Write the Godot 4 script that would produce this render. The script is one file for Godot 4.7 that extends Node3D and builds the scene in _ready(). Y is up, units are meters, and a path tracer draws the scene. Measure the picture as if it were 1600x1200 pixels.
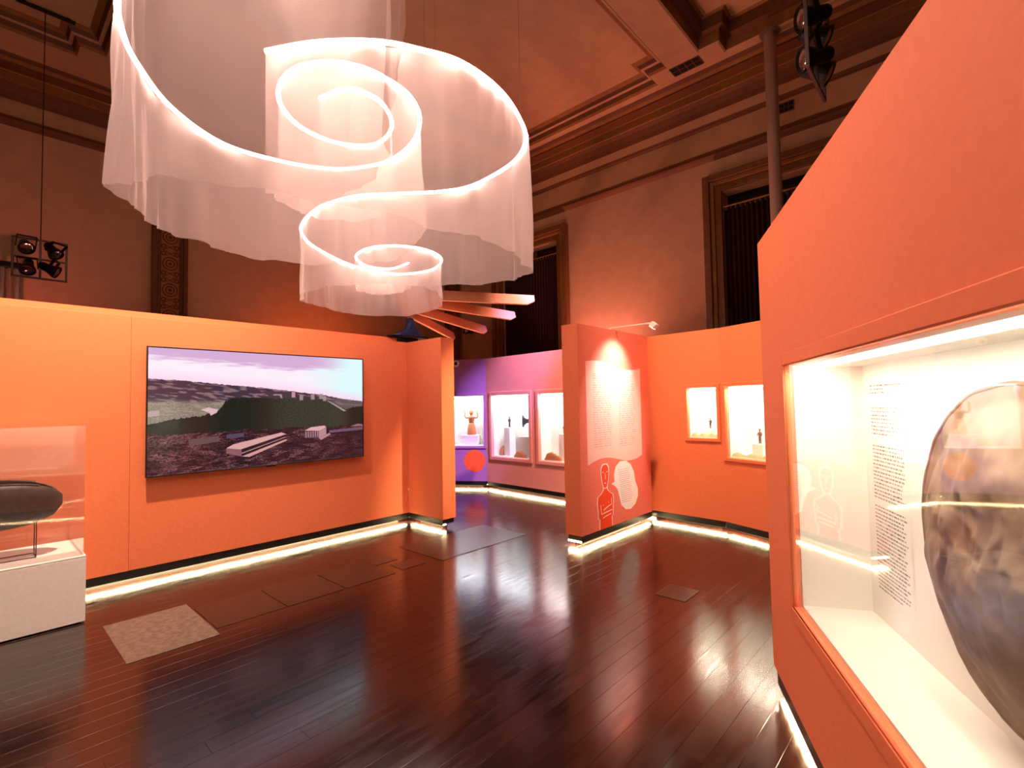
extends Node3D
# An exhibition hall: orange partition walls with display cases under a classical coffered ceiling.
# Metres, y up. The walls run along x and z; the camera looks into the corner between the far wall (-z) and the window wall (+x).

const HALL_X0 := -6.0
const HALL_X1 := 7.6
const HALL_Z0 := -9.7
const HALL_Z1 := 5.0
const CEIL := 6.35
const WALL_H := 2.42
const STRIP_Y := 3.15

var M := {}
var taken := {}
var rng := RandomNumberGenerator.new()

func _ready() -> void:
	rng.seed = 7
	# ---------------------------------------------------------------- camera, sky, exposure
	var cam := Camera3D.new()
	cam.name = "camera"
	cam.fov = 2.0 * rad_to_deg(atan(600.0 / 776.9))
	cam.near = 0.05
	cam.far = 60.0
	var r := Vector3(0.67567401, -0.0183923, 0.73697107)
	var u := Vector3(-0.01777529, 0.99899163, 0.04122829)
	var f := Vector3(0.73698621, 0.04095676, -0.67466575)
	cam.transform = Transform3D(Basis(r, u, -f), Vector3(0, 1.55, 0))
	add_child(cam)
	cam.current = true
	var we := WorldEnvironment.new()
	we.name = "environment"
	var env := Environment.new()
	env.background_mode = Environment.BG_COLOR
	env.background_color = Color(0.004, 0.004, 0.005)
	env.ambient_light_source = Environment.AMBIENT_SOURCE_DISABLED
	env.tonemap_mode = Environment.TONE_MAPPER_LINEAR
	env.tonemap_exposure = 1.75
	env.sdfgi_enabled = true
	env.ssao_enabled = true
	env.ssil_enabled = true
	we.environment = env
	add_child(we)
	materials()
	build_floor()
	build_hall()
	build_ceiling()
	build_exhibit_walls()
	build_vitrine()
	build_cases()
	build_graphics()
	build_television()
	build_plinth()
	build_chandelier()
	build_plank_fan()
	build_stage_lights()
	build_small_things()

# ======================================================================= helpers
func numbered(n: String) -> String:
	if not taken.has(n):
		taken[n] = 0
		return n
	taken[n] += 1
	return "%s_%03d" % [n, taken[n]]

func thing(called: String, label: String, category: String, at := Transform3D(), group := "") -> Node3D:
	var o := Node3D.new()
	o.name = numbered(called)
	add_child(o)
	o.transform = at
	o.set_meta("label", label)
	o.set_meta("category", category)
	if group != "":
		o.set_meta("group", group)
	return o

func structure(called: String, label: String, at := Transform3D()) -> Node3D:
	var o := Node3D.new()
	o.name = called
	add_child(o)
	o.transform = at
	o.set_meta("kind", "structure")
	o.set_meta("label", label)
	o.set_meta("category", "trim" if called.begins_with("trim") else called.get_slice("_", 0))
	return o

func ST() -> SurfaceTool:
	var st := SurfaceTool.new()
	st.begin(Mesh.PRIMITIVE_TRIANGLES)
	st.set_smooth_group(-1)
	return st

func done(st: SurfaceTool, called: String, m: Material, parent: Node, at := Transform3D()) -> MeshInstance3D:
	st.generate_normals()
	return put(st.commit(), called, m, parent, at)

func put(mesh: Mesh, called: String, m: Material, parent: Node, at := Transform3D()) -> MeshInstance3D:
	var o := MeshInstance3D.new()
	o.name = called
	o.mesh = mesh
	o.material_override = m
	o.transform = at
	o.cast_shadow = GeometryInstance3D.SHADOW_CASTING_SETTING_ON
	parent.add_child(o, true)
	return o

func tri(st: SurfaceTool, a: Vector3, b: Vector3, c: Vector3) -> void:
	st.add_vertex(a)
	st.add_vertex(c)
	st.add_vertex(b)

func quad(st: SurfaceTool, a: Vector3, b: Vector3, c: Vector3, d: Vector3) -> void:   # counter-clockwise seen from the front
	tri(st, a, b, c)
	tri(st, a, c, d)

func quad_uv(st: SurfaceTool, a: Vector3, b: Vector3, c: Vector3, d: Vector3) -> void:   # a bottom left, b bottom right, c top right, d top left
	var p := [a, c, b, a, d, c]
	var t := [Vector2(0, 1), Vector2(1, 0), Vector2(1, 1), Vector2(0, 1), Vector2(0, 0), Vector2(1, 0)]
	for i in 6:
		st.set_uv(t[i])
		st.add_vertex(p[i])

func box(st: SurfaceTool, mn: Vector3, mx: Vector3, x := Transform3D(), bevel := 0.0) -> void:
	if bevel <= 0.0:
		var v := []
		for i in 8:
			v.append(x * Vector3(mx.x if i & 1 else mn.x, mx.y if i & 2 else mn.y, mx.z if i & 4 else mn.z))
		quad(st, v[4], v[5], v[7], v[6])
		quad(st, v[1], v[0], v[2], v[3])
		quad(st, v[5], v[1], v[3], v[7])
		quad(st, v[0], v[4], v[6], v[2])
		quad(st, v[6], v[7], v[3], v[2])
		quad(st, v[0], v[1], v[5], v[4])
		return
	# chamfered: rings of eight points round the y axis
	var b := minf(bevel, 0.49 * minf(mx.x - mn.x, minf(mx.y - mn.y, mx.z - mn.z)))
	var rings := []
	for k in [[mn.y, b, b], [mn.y + b, 0.0, b], [mx.y - b, 0.0, b], [mx.y, b, b]]:
		var i: float = k[1]
		var y: float = k[0]
		var c: float = k[2]
		var x0 := mn.x + i
		var x1 := mx.x - i
		var z0 := mn.z + i
		var z1 := mx.z - i
		var cc := c * 0.6
		rings.append([Vector3(x0 + cc, y, z1), Vector3(x1 - cc, y, z1), Vector3(x1, y, z1 - cc), Vector3(x1, y, z0 + cc), Vector3(x1 - cc, y, z0), Vector3(x0 + cc, y, z0), Vector3(x0, y, z0 + cc), Vector3(x0, y, z1 - cc)].map(func(p): return x * p))
	loft(st, rings, true, true)

func loft(st: SurfaceTool, rings: Array, cap0 := true, cap1 := true, closed := true) -> void:   # rings run counter-clockwise seen from the end of the loft
	var n: int = rings[0].size()
	for i in rings.size() - 1:
		for k in (n if closed else n - 1):
			var k2 := (k + 1) % n
			quad(st, rings[i][k], rings[i][k2], rings[i + 1][k2], rings[i + 1][k])
	for e in 2:
		if (cap0 if e == 0 else cap1):
			var ring: Array = rings[0] if e == 0 else rings[-1]
			var c := Vector3.ZERO
			for p in ring:
				c += p / n
			for k in n:
				if e == 0:
					tri(st, c, ring[(k + 1) % n], ring[k])
				else:
					tri(st, c, ring[k], ring[(k + 1) % n])

func lathe(st: SurfaceTool, profile: Array, segs := 20, x := Transform3D(), caps := true) -> void:   # profile of Vector2(radius, height)
	var rings := []
	for p in profile:
		var ring := []
		for k in segs:
			var a := TAU * k / segs
			ring.append(x * Vector3(p.x * cos(a), p.y, -p.x * sin(a)))
		rings.append(ring)
	loft(st, rings, caps, caps)

func tube(st: SurfaceTool, pts: Array, rad: float, sides := 8, rad_end := -1.0) -> void:
	var rings := []
	var side := Vector3.ZERO
	for i in pts.size():
		var t: Vector3 = (pts[mini(i + 1, pts.size() - 1)] - pts[maxi(i - 1, 0)]).normalized()
		if side == Vector3.ZERO:
			side = t.cross(Vector3.UP if absf(t.y) < 0.9 else Vector3.RIGHT).normalized()
		side = (side - t * side.dot(t)).normalized()
		var up := t.cross(side)
		var rr := rad if rad_end < 0.0 else lerpf(rad, rad_end, float(i) / (pts.size() - 1))
		var ring := []
		for k in sides:
			var a := TAU * k / sides
			ring.append(pts[i] + side * cos(a) * rr + up * sin(a) * rr)
		rings.append(ring)
	loft(st, rings)

func prism(st: SurfaceTool, poly: PackedVector2Array, depth: float, x := Transform3D()) -> void:   # outline in xy, extruded to +z
	var t := Geometry2D.triangulate_polygon(poly)
	if Geometry2D.is_polygon_clockwise(poly):
		poly.reverse()
		t = Geometry2D.triangulate_polygon(poly)
	var f := func(p: Vector2, z: float) -> Vector3: return x * Vector3(p.x, p.y, z)
	for i in range(0, t.size(), 3):
		var a := poly[t[i]]
		var b := poly[t[i + 1]]
		var c := poly[t[i + 2]]
		if (b - a).cross(c - a) < 0.0:
			var q := b
			b = c
			c = q
		tri(st, f.call(a, depth), f.call(b, depth), f.call(c, depth))
		tri(st, f.call(a, 0.0), f.call(c, 0.0), f.call(b, 0.0))
	for i in poly.size():
		var a := poly[i]
		var b := poly[(i + 1) % poly.size()]
		quad(st, f.call(a, 0.0), f.call(b, 0.0), f.call(b, depth), f.call(a, depth))

func smooth_curve(p: PackedVector2Array, step: float) -> PackedVector2Array:   # Catmull-Rom, then even steps
	var fine := PackedVector2Array()
	for i in p.size() - 1:
		var a := p[maxi(i - 1, 0)]
		var d := p[mini(i + 2, p.size() - 1)]
		for k in 12:
			fine.append(p[i].cubic_interpolate(p[i + 1], a, d, k / 12.0))
	fine.append(p[-1])
	var out := PackedVector2Array([fine[0]])
	var left := step
	for i in fine.size() - 1:
		var a := fine[i]
		var l := a.distance_to(fine[i + 1])
		while l >= left and l > 0.0:
			a = a.lerp(fine[i + 1], left / l)
			l = a.distance_to(fine[i + 1])
			out.append(a)
			left = step
		left -= l
	out.append(fine[-1])
	return out

func area(parent: Node, at: Transform3D, size: Vector2, energy: float, c: Color, called := "strip_lamp") -> void:   # shines along its own -z
	var l := AreaLight3D.new()
	l.name = called
	l.area_size = size
	l.light_color = c
	l.light_energy = energy
	l.area_normalize_energy = true
	l.area_range = 20.0
	l.shadow_enabled = true
	l.transform = at
	parent.add_child(l, true)

func spot(parent: Node, from: Vector3, to: Vector3, angle: float, energy: float, c: Color, size := 0.04, blend := 0.6) -> void:
	var l := SpotLight3D.new()
	l.name = "spot_lamp"
	l.light_color = c
	l.light_energy = energy
	l.light_size = size
	l.spot_angle = angle
	l.spot_angle_attenuation = blend
	l.spot_range = 25.0
	l.spot_attenuation = 2.0
	l.shadow_enabled = true
	parent.add_child(l, true)
	l.look_at_from_position(from, to, Vector3.UP if absf((to - from).normalized().y) < 0.98 else Vector3.RIGHT)

func aimed(from: Vector3, to: Vector3) -> Transform3D:   # own -z towards the target
	return Transform3D(Basis.looking_at(to - from, Vector3.UP if absf((to - from).normalized().y) < 0.98 else Vector3.RIGHT), from)

const DOWN := Basis(Vector3(1, 0, 0), Vector3(0, 0, -1), Vector3(0, 1, 0))

func noise_tex(freq: float, lo: Color, hi: Color, size := 512, sd := 1, oct := 4) -> NoiseTexture2D:
	var n := FastNoiseLite.new()
	n.seed = sd
	n.frequency = freq
	n.fractal_octaves = oct
	var g := Gradient.new()
	g.set_color(0, lo)
	g.set_color(1, hi)
	var t := NoiseTexture2D.new()
	t.width = size
	t.height = size
	t.seamless = true
	t.noise = n
	t.color_ramp = g
	return t

func mat(key: String, c: Color, rough := 0.8, metal := 0.0) -> StandardMaterial3D:
	var m := StandardMaterial3D.new()
	m.resource_name = key
	m.albedo_color = c
	m.roughness = rough
	m.metallic = metal
	M[key] = m
	return m

func grain(m: StandardMaterial3D, amount: float, scale: float, freq := 0.02, sd := 1) -> StandardMaterial3D:
	m.albedo_texture = noise_tex(freq, Color(1 - amount, 1 - amount, 1 - amount), Color(1, 1, 1), 512, sd)
	m.uv1_triplanar = true
	m.uv1_world_triplanar = true
	m.uv1_scale = Vector3(scale, scale, scale)
	return m

func glow(key: String, c: Color, energy: float) -> StandardMaterial3D:
	var m := mat(key, Color(0.9, 0.9, 0.9), 0.5)
	m.emission_enabled = true
	m.emission = c
	m.emission_energy_multiplier = energy
	return m

func pane(key: String, alpha: float, c := Color(1, 1, 1)) -> StandardMaterial3D:
	var m := mat(key, Color(c.r, c.g, c.b, alpha), 0.02)
	m.transparency = BaseMaterial3D.TRANSPARENCY_ALPHA
	return m

func materials() -> void:
	grain(mat("orange", Color(0.93, 0.50, 0.32), 0.75), 0.05, 0.9, 0.05, 3)
	grain(mat("coral", Color(0.91, 0.46, 0.38), 0.75), 0.05, 0.9, 0.05, 4)
	grain(mat("salmon", Color(0.92, 0.62, 0.58), 0.75), 0.05, 0.9, 0.05, 5)
	grain(mat("violet", Color(0.64, 0.42, 0.64), 0.75), 0.05, 0.9, 0.05, 6)
	mat("skirting", Color(0.10, 0.10, 0.095), 0.35)
	mat("core", Color(0.05, 0.05, 0.05), 0.9)
	grain(mat("white_paint", Color(0.95, 0.93, 0.91), 0.6), 0.04, 1.2, 0.05, 7)
	mat("case_white", Color(0.91, 0.90, 0.87), 0.7)
	grain(mat("plaster", Color(0.74, 0.62, 0.49), 0.9), 0.06, 0.35, 0.02, 8)
	grain(mat("ceiling_plaster", Color(0.75, 0.61, 0.46), 0.9), 0.07, 0.3, 0.02, 9)
	grain(mat("ochre", Color(0.58, 0.40, 0.18), 0.7), 0.15, 0.5, 0.03, 10)
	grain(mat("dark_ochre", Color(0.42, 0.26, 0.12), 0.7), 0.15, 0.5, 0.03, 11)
	mat("gilt", Color(0.80, 0.62, 0.36), 0.35, 0.6)
	grain(mat("casing_wood", Color(0.46, 0.31, 0.15), 0.5), 0.2, 0.6, 0.03, 12)
	mat("black_glass", Color(0.01, 0.01, 0.012), 0.15)
	mat("curtain", Color(0.17, 0.035, 0.03), 0.95)
	mat("brass", Color(0.62, 0.42, 0.2), 0.4, 0.7)
	mat("steel", Color(0.55, 0.48, 0.44), 0.35, 0.6)
	mat("pole_paint", Color(0.74, 0.66, 0.60), 0.35, 0.0)
	mat("dark_metal", Color(0.10, 0.09, 0.09), 0.45, 0.5)
	mat("grey_metal", Color(0.42, 0.38, 0.36), 0.5, 0.5)
	mat("lens", Color(0.75, 0.68, 0.66), 0.08, 0.9)
	mat("black_plastic", Color(0.02, 0.02, 0.022), 0.3)
	mat("white_plastic", Color(0.85, 0.83, 0.81), 0.4)
	var led := Color(1.0, 0.86, 0.64)
	glow("led_warm", led, 40.0)
	glow("led_case", Color(1.0, 0.95, 0.84), 10.0)
	glow("led_case_cool", Color(0.95, 0.97, 1.0), 10.0)
	glow("led_pendant", Color(1.0, 0.84, 0.79), 17.0)
	glow("lamp_face", Color(1.0, 0.93, 0.85), 10.0)
	pane("glass", 0.015)
	pane("acrylic", 0.015)
	# sheer cloth: half open weave, lit through
	var cl := mat("sheer", Color(0.90, 0.84, 0.82, 0.38), 0.9)
	cl.transparency = BaseMaterial3D.TRANSPARENCY_ALPHA
	cl.backlight_enabled = true
	cl.backlight = Color(0.9, 0.85, 0.83)
	cl.cull_mode = BaseMaterial3D.CULL_DISABLED
	# floor boards: dark varnished wood
	for k in 4:
		var w := mat("board%d" % k, [Color(0.17, 0.078, 0.056), Color(0.15, 0.068, 0.05), Color(0.19, 0.09, 0.062), Color(0.135, 0.06, 0.045)][k], 1.0)
		w.albedo_texture = noise_tex(0.03, Color(0.55, 0.5, 0.48), Color(1, 1, 1), 512, 20 + k)
		w.uv1_triplanar = true
		w.uv1_world_triplanar = true
		w.uv1_scale = Vector3(0.35, 3.0, 3.0)
		w.roughness_texture = noise_tex(0.012, Color(0.12, 0.12, 0.12), Color(0.24, 0.24, 0.24), 512, 30 + k)
		w.roughness_texture_channel = BaseMaterial3D.TEXTURE_CHANNEL_RED
		w.metallic_specular = 0.62
	grain(mat("floor_plate", Color(0.50, 0.43, 0.38), 0.38), 0.35, 1.2, 0.03, 40)
	grain(mat("hatch_wood", Color(0.25, 0.15, 0.11), 0.3), 0.35, 1.0, 0.03, 41)
	mat("brass_edge", Color(0.42, 0.33, 0.25), 0.4, 0.6)
	var bz := mat("shield_bronze", Color(1, 1, 1), 0.72, 0.1)
	bz.albedo_texture = noise_tex(0.012, Color(0.38, 0.29, 0.20), Color(0.57, 0.48, 0.39), 512, 50, 5)
	bz.uv1_triplanar = true
	bz.uv1_scale = Vector3(1.2, 1.2, 1.2)
	bz.heightmap_enabled = false
	var vz := mat("vessel_bronze", Color(1, 1, 1), 0.55, 0.15)
	vz.albedo_texture = noise_tex(0.02, Color(0.14, 0.12, 0.11), Color(0.33, 0.29, 0.27), 512, 51, 5)
	vz.uv1_triplanar = true
	vz.uv1_scale = Vector3(2, 2, 2)
	mat("terracotta", Color(0.72, 0.42, 0.18), 0.8)
	mat("bronze_dark", Color(0.20, 0.22, 0.24), 0.5, 0.4)
	mat("figurine_brown", Color(0.34, 0.22, 0.14), 0.7)
	grain(mat("sand", Color(0.82, 0.56, 0.38), 0.95), 0.25, 4.0, 0.05, 52)
	mat("print_white", Color(0.93, 0.90, 0.90), 0.8)
	mat("print_pink", Color(0.95, 0.70, 0.66), 0.8)
	mat("print_red", Color(0.93, 0.26, 0.05), 0.7)
	mat("print_disc", Color(0.96, 0.36, 0.14), 0.7)
	grain(mat("pale_wood", Color(0.86, 0.58, 0.42), 0.6), 0.1, 1.0, 0.03, 53)
	mat("blue_metal", Color(0.20, 0.24, 0.44), 0.3, 0.4)

# ======================================================================= floor
func build_floor() -> void:
	var fl := structure("floor", "dark brown varnished plank floor with soft reflections")
	var st := ST()
	box(st, Vector3(HALL_X0 - 0.2, -0.2, HALL_Z0 - 0.2), Vector3(HALL_X1 + 0.2, -0.006, HALL_Z1 + 0.2))
	done(st, "subfloor", M.board3, fl)
	# boards, 12 cm wide, along x: three or so in a row between the exhibition walls
	var variants := {}
	var w := 0.12
	var row := 0
	var z := 0.9
	var rest := ST()
	while z > -7.7:
		var x := -0.9 - fmod(row * 1.37, 2.4)
		while x < 7.0:
			var l: float = [2.2, 2.6, 3.0][(row * 7 + int(absf(x) * 3.0)) % 3]
			var x1 := minf(x + l, 7.2)
			var size := "%.2f" % (x1 - x)
			if not variants.has(size):
				var b := ST()
				var h := (x1 - x) * 0.5 - 0.0003
				box(b, Vector3(-h, -0.02, -w * 0.5 + 0.0003), Vector3(h, 0, w * 0.5 - 0.0003), Transform3D(), 0.0007)
				b.generate_normals()
				variants[size] = b.commit()
			var at := Transform3D(Basis(Vector3.RIGHT, deg_to_rad(rng.randf_range(-0.1, 0.1))), Vector3((x + x1) * 0.5, 0.0, z - w * 0.5))
			put(variants[size], "plank", M["board%d" % rng.randi_range(0, 3)], fl, at)
			x = x1
		z -= w
		row += 1
	# the hall's boards beyond the exhibition, too far or hidden to tell apart
	for e in [[Vector3(HALL_X0, -0.02, 0.9), Vector3(HALL_X1, -0.001, HALL_Z1)], [Vector3(HALL_X0, -0.02, HALL_Z0), Vector3(HALL_X1, -0.001, -7.7)], [Vector3(HALL_X0, -0.02, -7.7), Vector3(-3.4, -0.001, 0.9)], [Vector3(7.2, -0.02, -7.7), Vector3(HALL_X1, -0.001, 0.9)]]:
		box(rest, e[0], e[1])
	done(rest, "outer_boards", M.board1, fl)

# ======================================================================= the hall round the exhibition
func profile_run(st: SurfaceTool, prof: Array, a: Vector3, b: Vector3, inward: Vector3) -> void:   # prof of Vector2(offset from wall, height)
	for i in prof.size() - 1:
		var p: Vector2 = prof[i]
		var q: Vector2 = prof[i + 1]
		quad(st, a + inward * p.x + Vector3(0, p.y, 0), b + inward * p.x + Vector3(0, p.y, 0), b + inward * q.x + Vector3(0, q.y, 0), a + inward * q.x + Vector3(0, q.y, 0))

func build_hall() -> void:
	# shells
	var far := structure("wall_far", "brown plaster hall wall with ornamental pilasters behind the orange screen wall")
	var st := ST()
	box(st, Vector3(HALL_X0 - 0.3, 0, HALL_Z0 - 0.3), Vector3(HALL_X1 + 0.3, CEIL + 0.8, HALL_Z0))
	done(st, "plaster_face", M.plaster, far)
	var rear := structure("wall_rear", "plain plaster hall wall opposite the far wall")
	st = ST()
	box(st, Vector3(HALL_X0 - 0.3, 0, HALL_Z1), Vector3(HALL_X1 + 0.3, CEIL + 0.8, HALL_Z1 + 0.3))
	done(st, "plaster_face", M.plaster, rear)
	var side := structure("wall_side", "plain plaster hall wall opposite the curtained windows")
	st = ST()
	box(st, Vector3(HALL_X0 - 0.3, 0, HALL_Z0), Vector3(HALL_X0, CEIL + 0.8, HALL_Z1))
	done(st, "plaster_face", M.plaster, side)
	# window wall: plaster between two openings
	var win := structure("wall_windows", "brown plaster hall wall with two tall curtained windows")
	st = ST()
	var zs := [[-7.15, -5.70], [-2.60, -1.15]]
	var top := 4.69
	var x1 := HALL_X1 + 0.3
	box(st, Vector3(HALL_X1, top, HALL_Z0), Vector3(x1, CEIL + 0.8, HALL_Z1))
	box(st, Vector3(HALL_X1, 0, HALL_Z0), Vector3(x1, top, zs[0][0]))
	box(st, Vector3(HALL_X1, 0, zs[0][1]), Vector3(x1, top, zs[1][0]))
	box(st, Vector3(HALL_X1, 0, zs[1][1]), Vector3(x1, top, HALL_Z1))
	for z in zs:
		box(st, Vector3(HALL_X1, 0, z[0]), Vector3(x1, 0.9, z[1]))
	done(st, "plaster_face", M.plaster, win)
	for i in 2:
		hall_window(i + 1, zs[i][0], zs[i][1], 0.9, top, ["tall dark window with dark red curtain behind the plank fan", "tall dark window with dark red curtain beside the steel pole"][i])
	# cornices
	var right_prof := [
		["dark_ochre", [Vector2(0, 5.20), Vector2(0.05, 5.24), Vector2(0.07, 5.27), Vector2(0.06, 5.31)]],
		["ochre", [Vector2(0.06, 5.31), Vector2(0.025, 5.345), Vector2(0.012, 5.36)]],
		["ceiling_plaster", [Vector2(0.012, 5.36), Vector2(0.012, 5.715)]],
		["dark_ochre", [Vector2(0.012, 5.715), Vector2(0.05, 5.73), Vector2(0.06, 5.775)]],
		["ceiling_plaster", [Vector2(0.06, 5.775), Vector2(0.07, 5.91)]],
		["dark_ochre", [Vector2(0.07, 5.91), Vector2(0.09, 5.99), Vector2(0.13, 6.07), Vector2(0.18, 6.115)]],  # cove: its shadow is put into the colour as a darker ochre
		["ochre", [Vector2(0.18, 6.115), Vector2(0.2, 6.12), Vector2(0.205, 6.235)]],
		["gilt", [Vector2(0.205, 6.235), Vector2(0.215, 6.236), Vector2(0.215, 6.247)]],
		["dark_ochre", [Vector2(0.215, 6.247), Vector2(0.40, 6.25), Vector2(0.40, 6.275)]],
		["ochre", [Vector2(0.40, 6.275), Vector2(0.43, 6.30), Vector2(0.44, 6.315)]],
		["dark_ochre", [Vector2(0.44, 6.315), Vector2(0.48, 6.33), Vector2(0.5, CEIL)]]]
	var far_prof := [
		["dark_ochre", [Vector2(0, 5.56), Vector2(0.05, 5.60), Vector2(0.07, 5.64), Vector2(0.05, 5.67)]],
		["ochre", [Vector2(0.05, 5.67), Vector2(0.02, 5.70), Vector2(0.012, 5.71)]],
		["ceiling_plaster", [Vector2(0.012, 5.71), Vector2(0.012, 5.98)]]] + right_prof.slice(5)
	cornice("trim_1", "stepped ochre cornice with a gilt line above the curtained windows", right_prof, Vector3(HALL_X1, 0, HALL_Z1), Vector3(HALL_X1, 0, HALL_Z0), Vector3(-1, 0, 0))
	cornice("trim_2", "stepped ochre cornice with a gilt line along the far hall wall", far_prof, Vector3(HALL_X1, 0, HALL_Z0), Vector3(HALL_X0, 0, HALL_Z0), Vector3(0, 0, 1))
	# pilasters with a painted scroll band
	pilaster("trim_3", "ochre pilaster with painted scroll ornament above the screen wall", Transform3D(Basis(), Vector3(2.21, 0, HALL_Z0)), 5.56)
	pilaster("trim_4", "ochre pilaster with painted scroll ornament near the hall corner", Transform3D(Basis(Vector3.UP, -PI / 2), Vector3(HALL_X1, 0, -8.74)), 5.2)

func cornice(called: String, label: String, prof: Array, a: Vector3, b: Vector3, inward: Vector3) -> void:
	var t := structure(called, label)
	for band in prof:
		var st := ST()
		profile_run(st, band[1], a, b, inward)
		done(st, "moulding", M[band[0]], t)

func pilaster(called: String, label: String, at: Transform3D, h: float) -> void:
	var t := structure(called, label, at)
	var st := ST()
	box(st, Vector3(-0.25, 0, 0), Vector3(0.25, h, 0.05))
	done(st, "shaft", M.ochre, t)
	st = ST()
	for s in [-1.0, 1.0]:
		box(st, Vector3(s * 0.215 - 0.035, 0, 0.05), Vector3(s * 0.215 + 0.035, h, 0.085), Transform3D(), 0.012)
		box(st, Vector3(s * 0.155 - 0.008, 0, 0.05), Vector3(s * 0.155 + 0.008, h, 0.062))
	done(st, "edge_moulding", M.dark_ochre, t)
	if not M.has("scroll"):
		var m := mat("scroll", Color(1, 1, 1), 0.75)
		m.albedo_texture = ImageTexture.create_from_image(scroll_image())
	st = ST()
	var unit := 0.44
	var n := int((h - 2.0) / unit)
	for k in n:
		quad_uv(st, Vector3(-0.14, 2.0 + k * unit, 0.0515), Vector3(0.14, 2.0 + k * unit, 0.0515), Vector3(0.14, 2.0 + (k + 1) * unit, 0.0515), Vector3(-0.14, 2.0 + (k + 1) * unit, 0.0515))
	done(st, "painted_band", M.scroll, t)

func scroll_image() -> Image:
	var w := 96
	var h := 150
	var im := Image.create(w, h, false, Image.FORMAT_RGB8)
	var ground := Color(0.56, 0.38, 0.20)
	var line := Color(0.27, 0.13, 0.06)
	for y in h:
		for x in w:
			var px := (x + 0.5) / w * 2.0 - 1.0
			var py := ((y + 0.5) / h - 0.5) * 2.0 * h / w
			var r := Vector2(px, py).length()
			var d := minf(absf(r - 0.74), absf(r - 0.42))
			d = minf(d, maxf(absf(px) + absf(py) - 0.16, 0.0))
			var e := h * 1.0 / w - absf(py)              # distance to the seam with the next unit
			for s in [-1.0, 1.0]:
				d = minf(d, absf(px - s * (0.75 - e * 1.9)) * 0.7 if e < 0.62 else 9.0)
				d = minf(d, absf(Vector2(px - s * 0.66, e - 0.42).length() - 0.2))
			d = minf(d, absf(absf(px) - 0.97))
			im.set_pixel(x, y, line.lerp(ground, smoothstep(0.03, 0.075, d)))
	return im

func hall_window(n: int, z0: float, z1: float, y0: float, y1: float, label: String) -> void:
	var t := structure("window_%d" % n, label, Transform3D(Basis(), Vector3(HALL_X1, 0, 0)))
	# stepped casing round the opening
	for step in [[0.0, 0.10, 0.05, "casing_wood"], [0.10, 0.16, 0.075, "ochre"], [0.16, 0.26, 0.11, "casing_wood"]]:
		var st := ST()
		var a: float = step[0]
		var b: float = step[1]
		var d: float = -step[2]
		box(st, Vector3(d, y0 - 0.1, z0 - b), Vector3(0, y1 + b, z0 - a), Transform3D(), 0.008)
		box(st, Vector3(d, y0 - 0.1, z1 + a), Vector3(0, y1 + b, z1 + b), Transform3D(), 0.008)
		box(st, Vector3(d, y1 + a, z0 - a), Vector3(0, y1 + b, z1 + a), Transform3D(), 0.008)
		done(st, "casing", M[step[3]], t)
	var st2 := ST()
	box(st2, Vector3(0.24, y0, z0), Vector3(0.27, y1, z1))
	done(st2, "pane", M.black_glass, t)
	st2 = ST()
	box(st2, Vector3(0.2, y0, (z0 + z1) * 0.5 - 0.03), Vector3(0.25, y1, (z0 + z1) * 0.5 + 0.03))
	box(st2, Vector3(0.2, y1 - 0.55, z0), Vector3(0.25, y1 - 0.48, z1))
	done(st2, "frame", M.casing_wood, t)
	# rod, rings and a pleated curtain
	var ry := y1 - 0.23
	st2 = ST()
	tube(st2, [Vector3(0.03, ry, z0), Vector3(0.03, ry, z1)], 0.014, 8)
	var rod := done(st2, "curtain_rod", M.brass, t)
	var rings := ST()
	var k := 0
	var z := z0 + 0.04
	while z < z1:
		box(rings, Vector3(0.022, ry - 0.055, z - 0.006), Vector3(0.038, ry - 0.012, z + 0.006))
		z += 0.068
		k += 1
	done(rings, "curtain_rings", M.grey_metal, rod).set_meta("kind", "stuff")
	var c := ST()
	c.set_smooth_group(0)
	var nseg := 168
	var prev := []
	for i in nseg + 1:
		var zz := lerpf(z0 + 0.01, z1 - 0.01, float(i) / nseg)
		var xx := 0.05 + 0.028 * sin(zz * TAU / 0.068) + 0.012 * sin(zz * 9.0)
		var cur := [Vector3(xx, y0 - 0.2, zz), Vector3(xx, ry - 0.04, zz)]
		if i > 0:
			quad(c, prev[0], cur[0], cur[1], prev[1])
		prev = cur
	done(c, "curtain", M.curtain, t)

# ======================================================================= ceiling
func notched(x0: float, x1: float, z0: float, z1: float, n: float, i: float, y: float) -> Array:
	var a := x0 + i
	var b := x1 - i
	var c := z0 + i
	var d := z1 - i
	var m := n
	return [Vector3(a + m, y, c), Vector3(b - m, y, c), Vector3(b - m, y, c + m), Vector3(b, y, c + m), Vector3(b, y, d - m), Vector3(b - m, y, d - m), Vector3(b - m, y, d), Vector3(a + m, y, d), Vector3(a + m, y, d - m), Vector3(a, y, d - m), Vector3(a, y, c + m), Vector3(a + m, y, c + m)]

func coffer(parent: Node, x0: float, x1: float, z0: float, z1: float, n: float, steps: Array) -> void:   # steps of [inset, height, material of the band up to the next]
	for k in steps.size() - 1:
		var st := ST()
		loft(st, [notched(x0, x1, z0, z1, n, steps[k][0], CEIL + steps[k][1]), notched(x0, x1, z0, z1, n, steps[k + 1][0], CEIL + steps[k + 1][1])], false, false)
		done(st, "coffer_moulding", M[steps[k][2]], parent)
	var last: Array = steps[-1]
	var st2 := ST()
	box(st2, Vector3(x0 + last[0], CEIL + last[1], z0 + last[0]), Vector3(x1 - last[0], CEIL + last[1] + 0.1, z1 - last[0]))
	done(st2, "coffer_panel", M.ceiling_plaster, parent)

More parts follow.
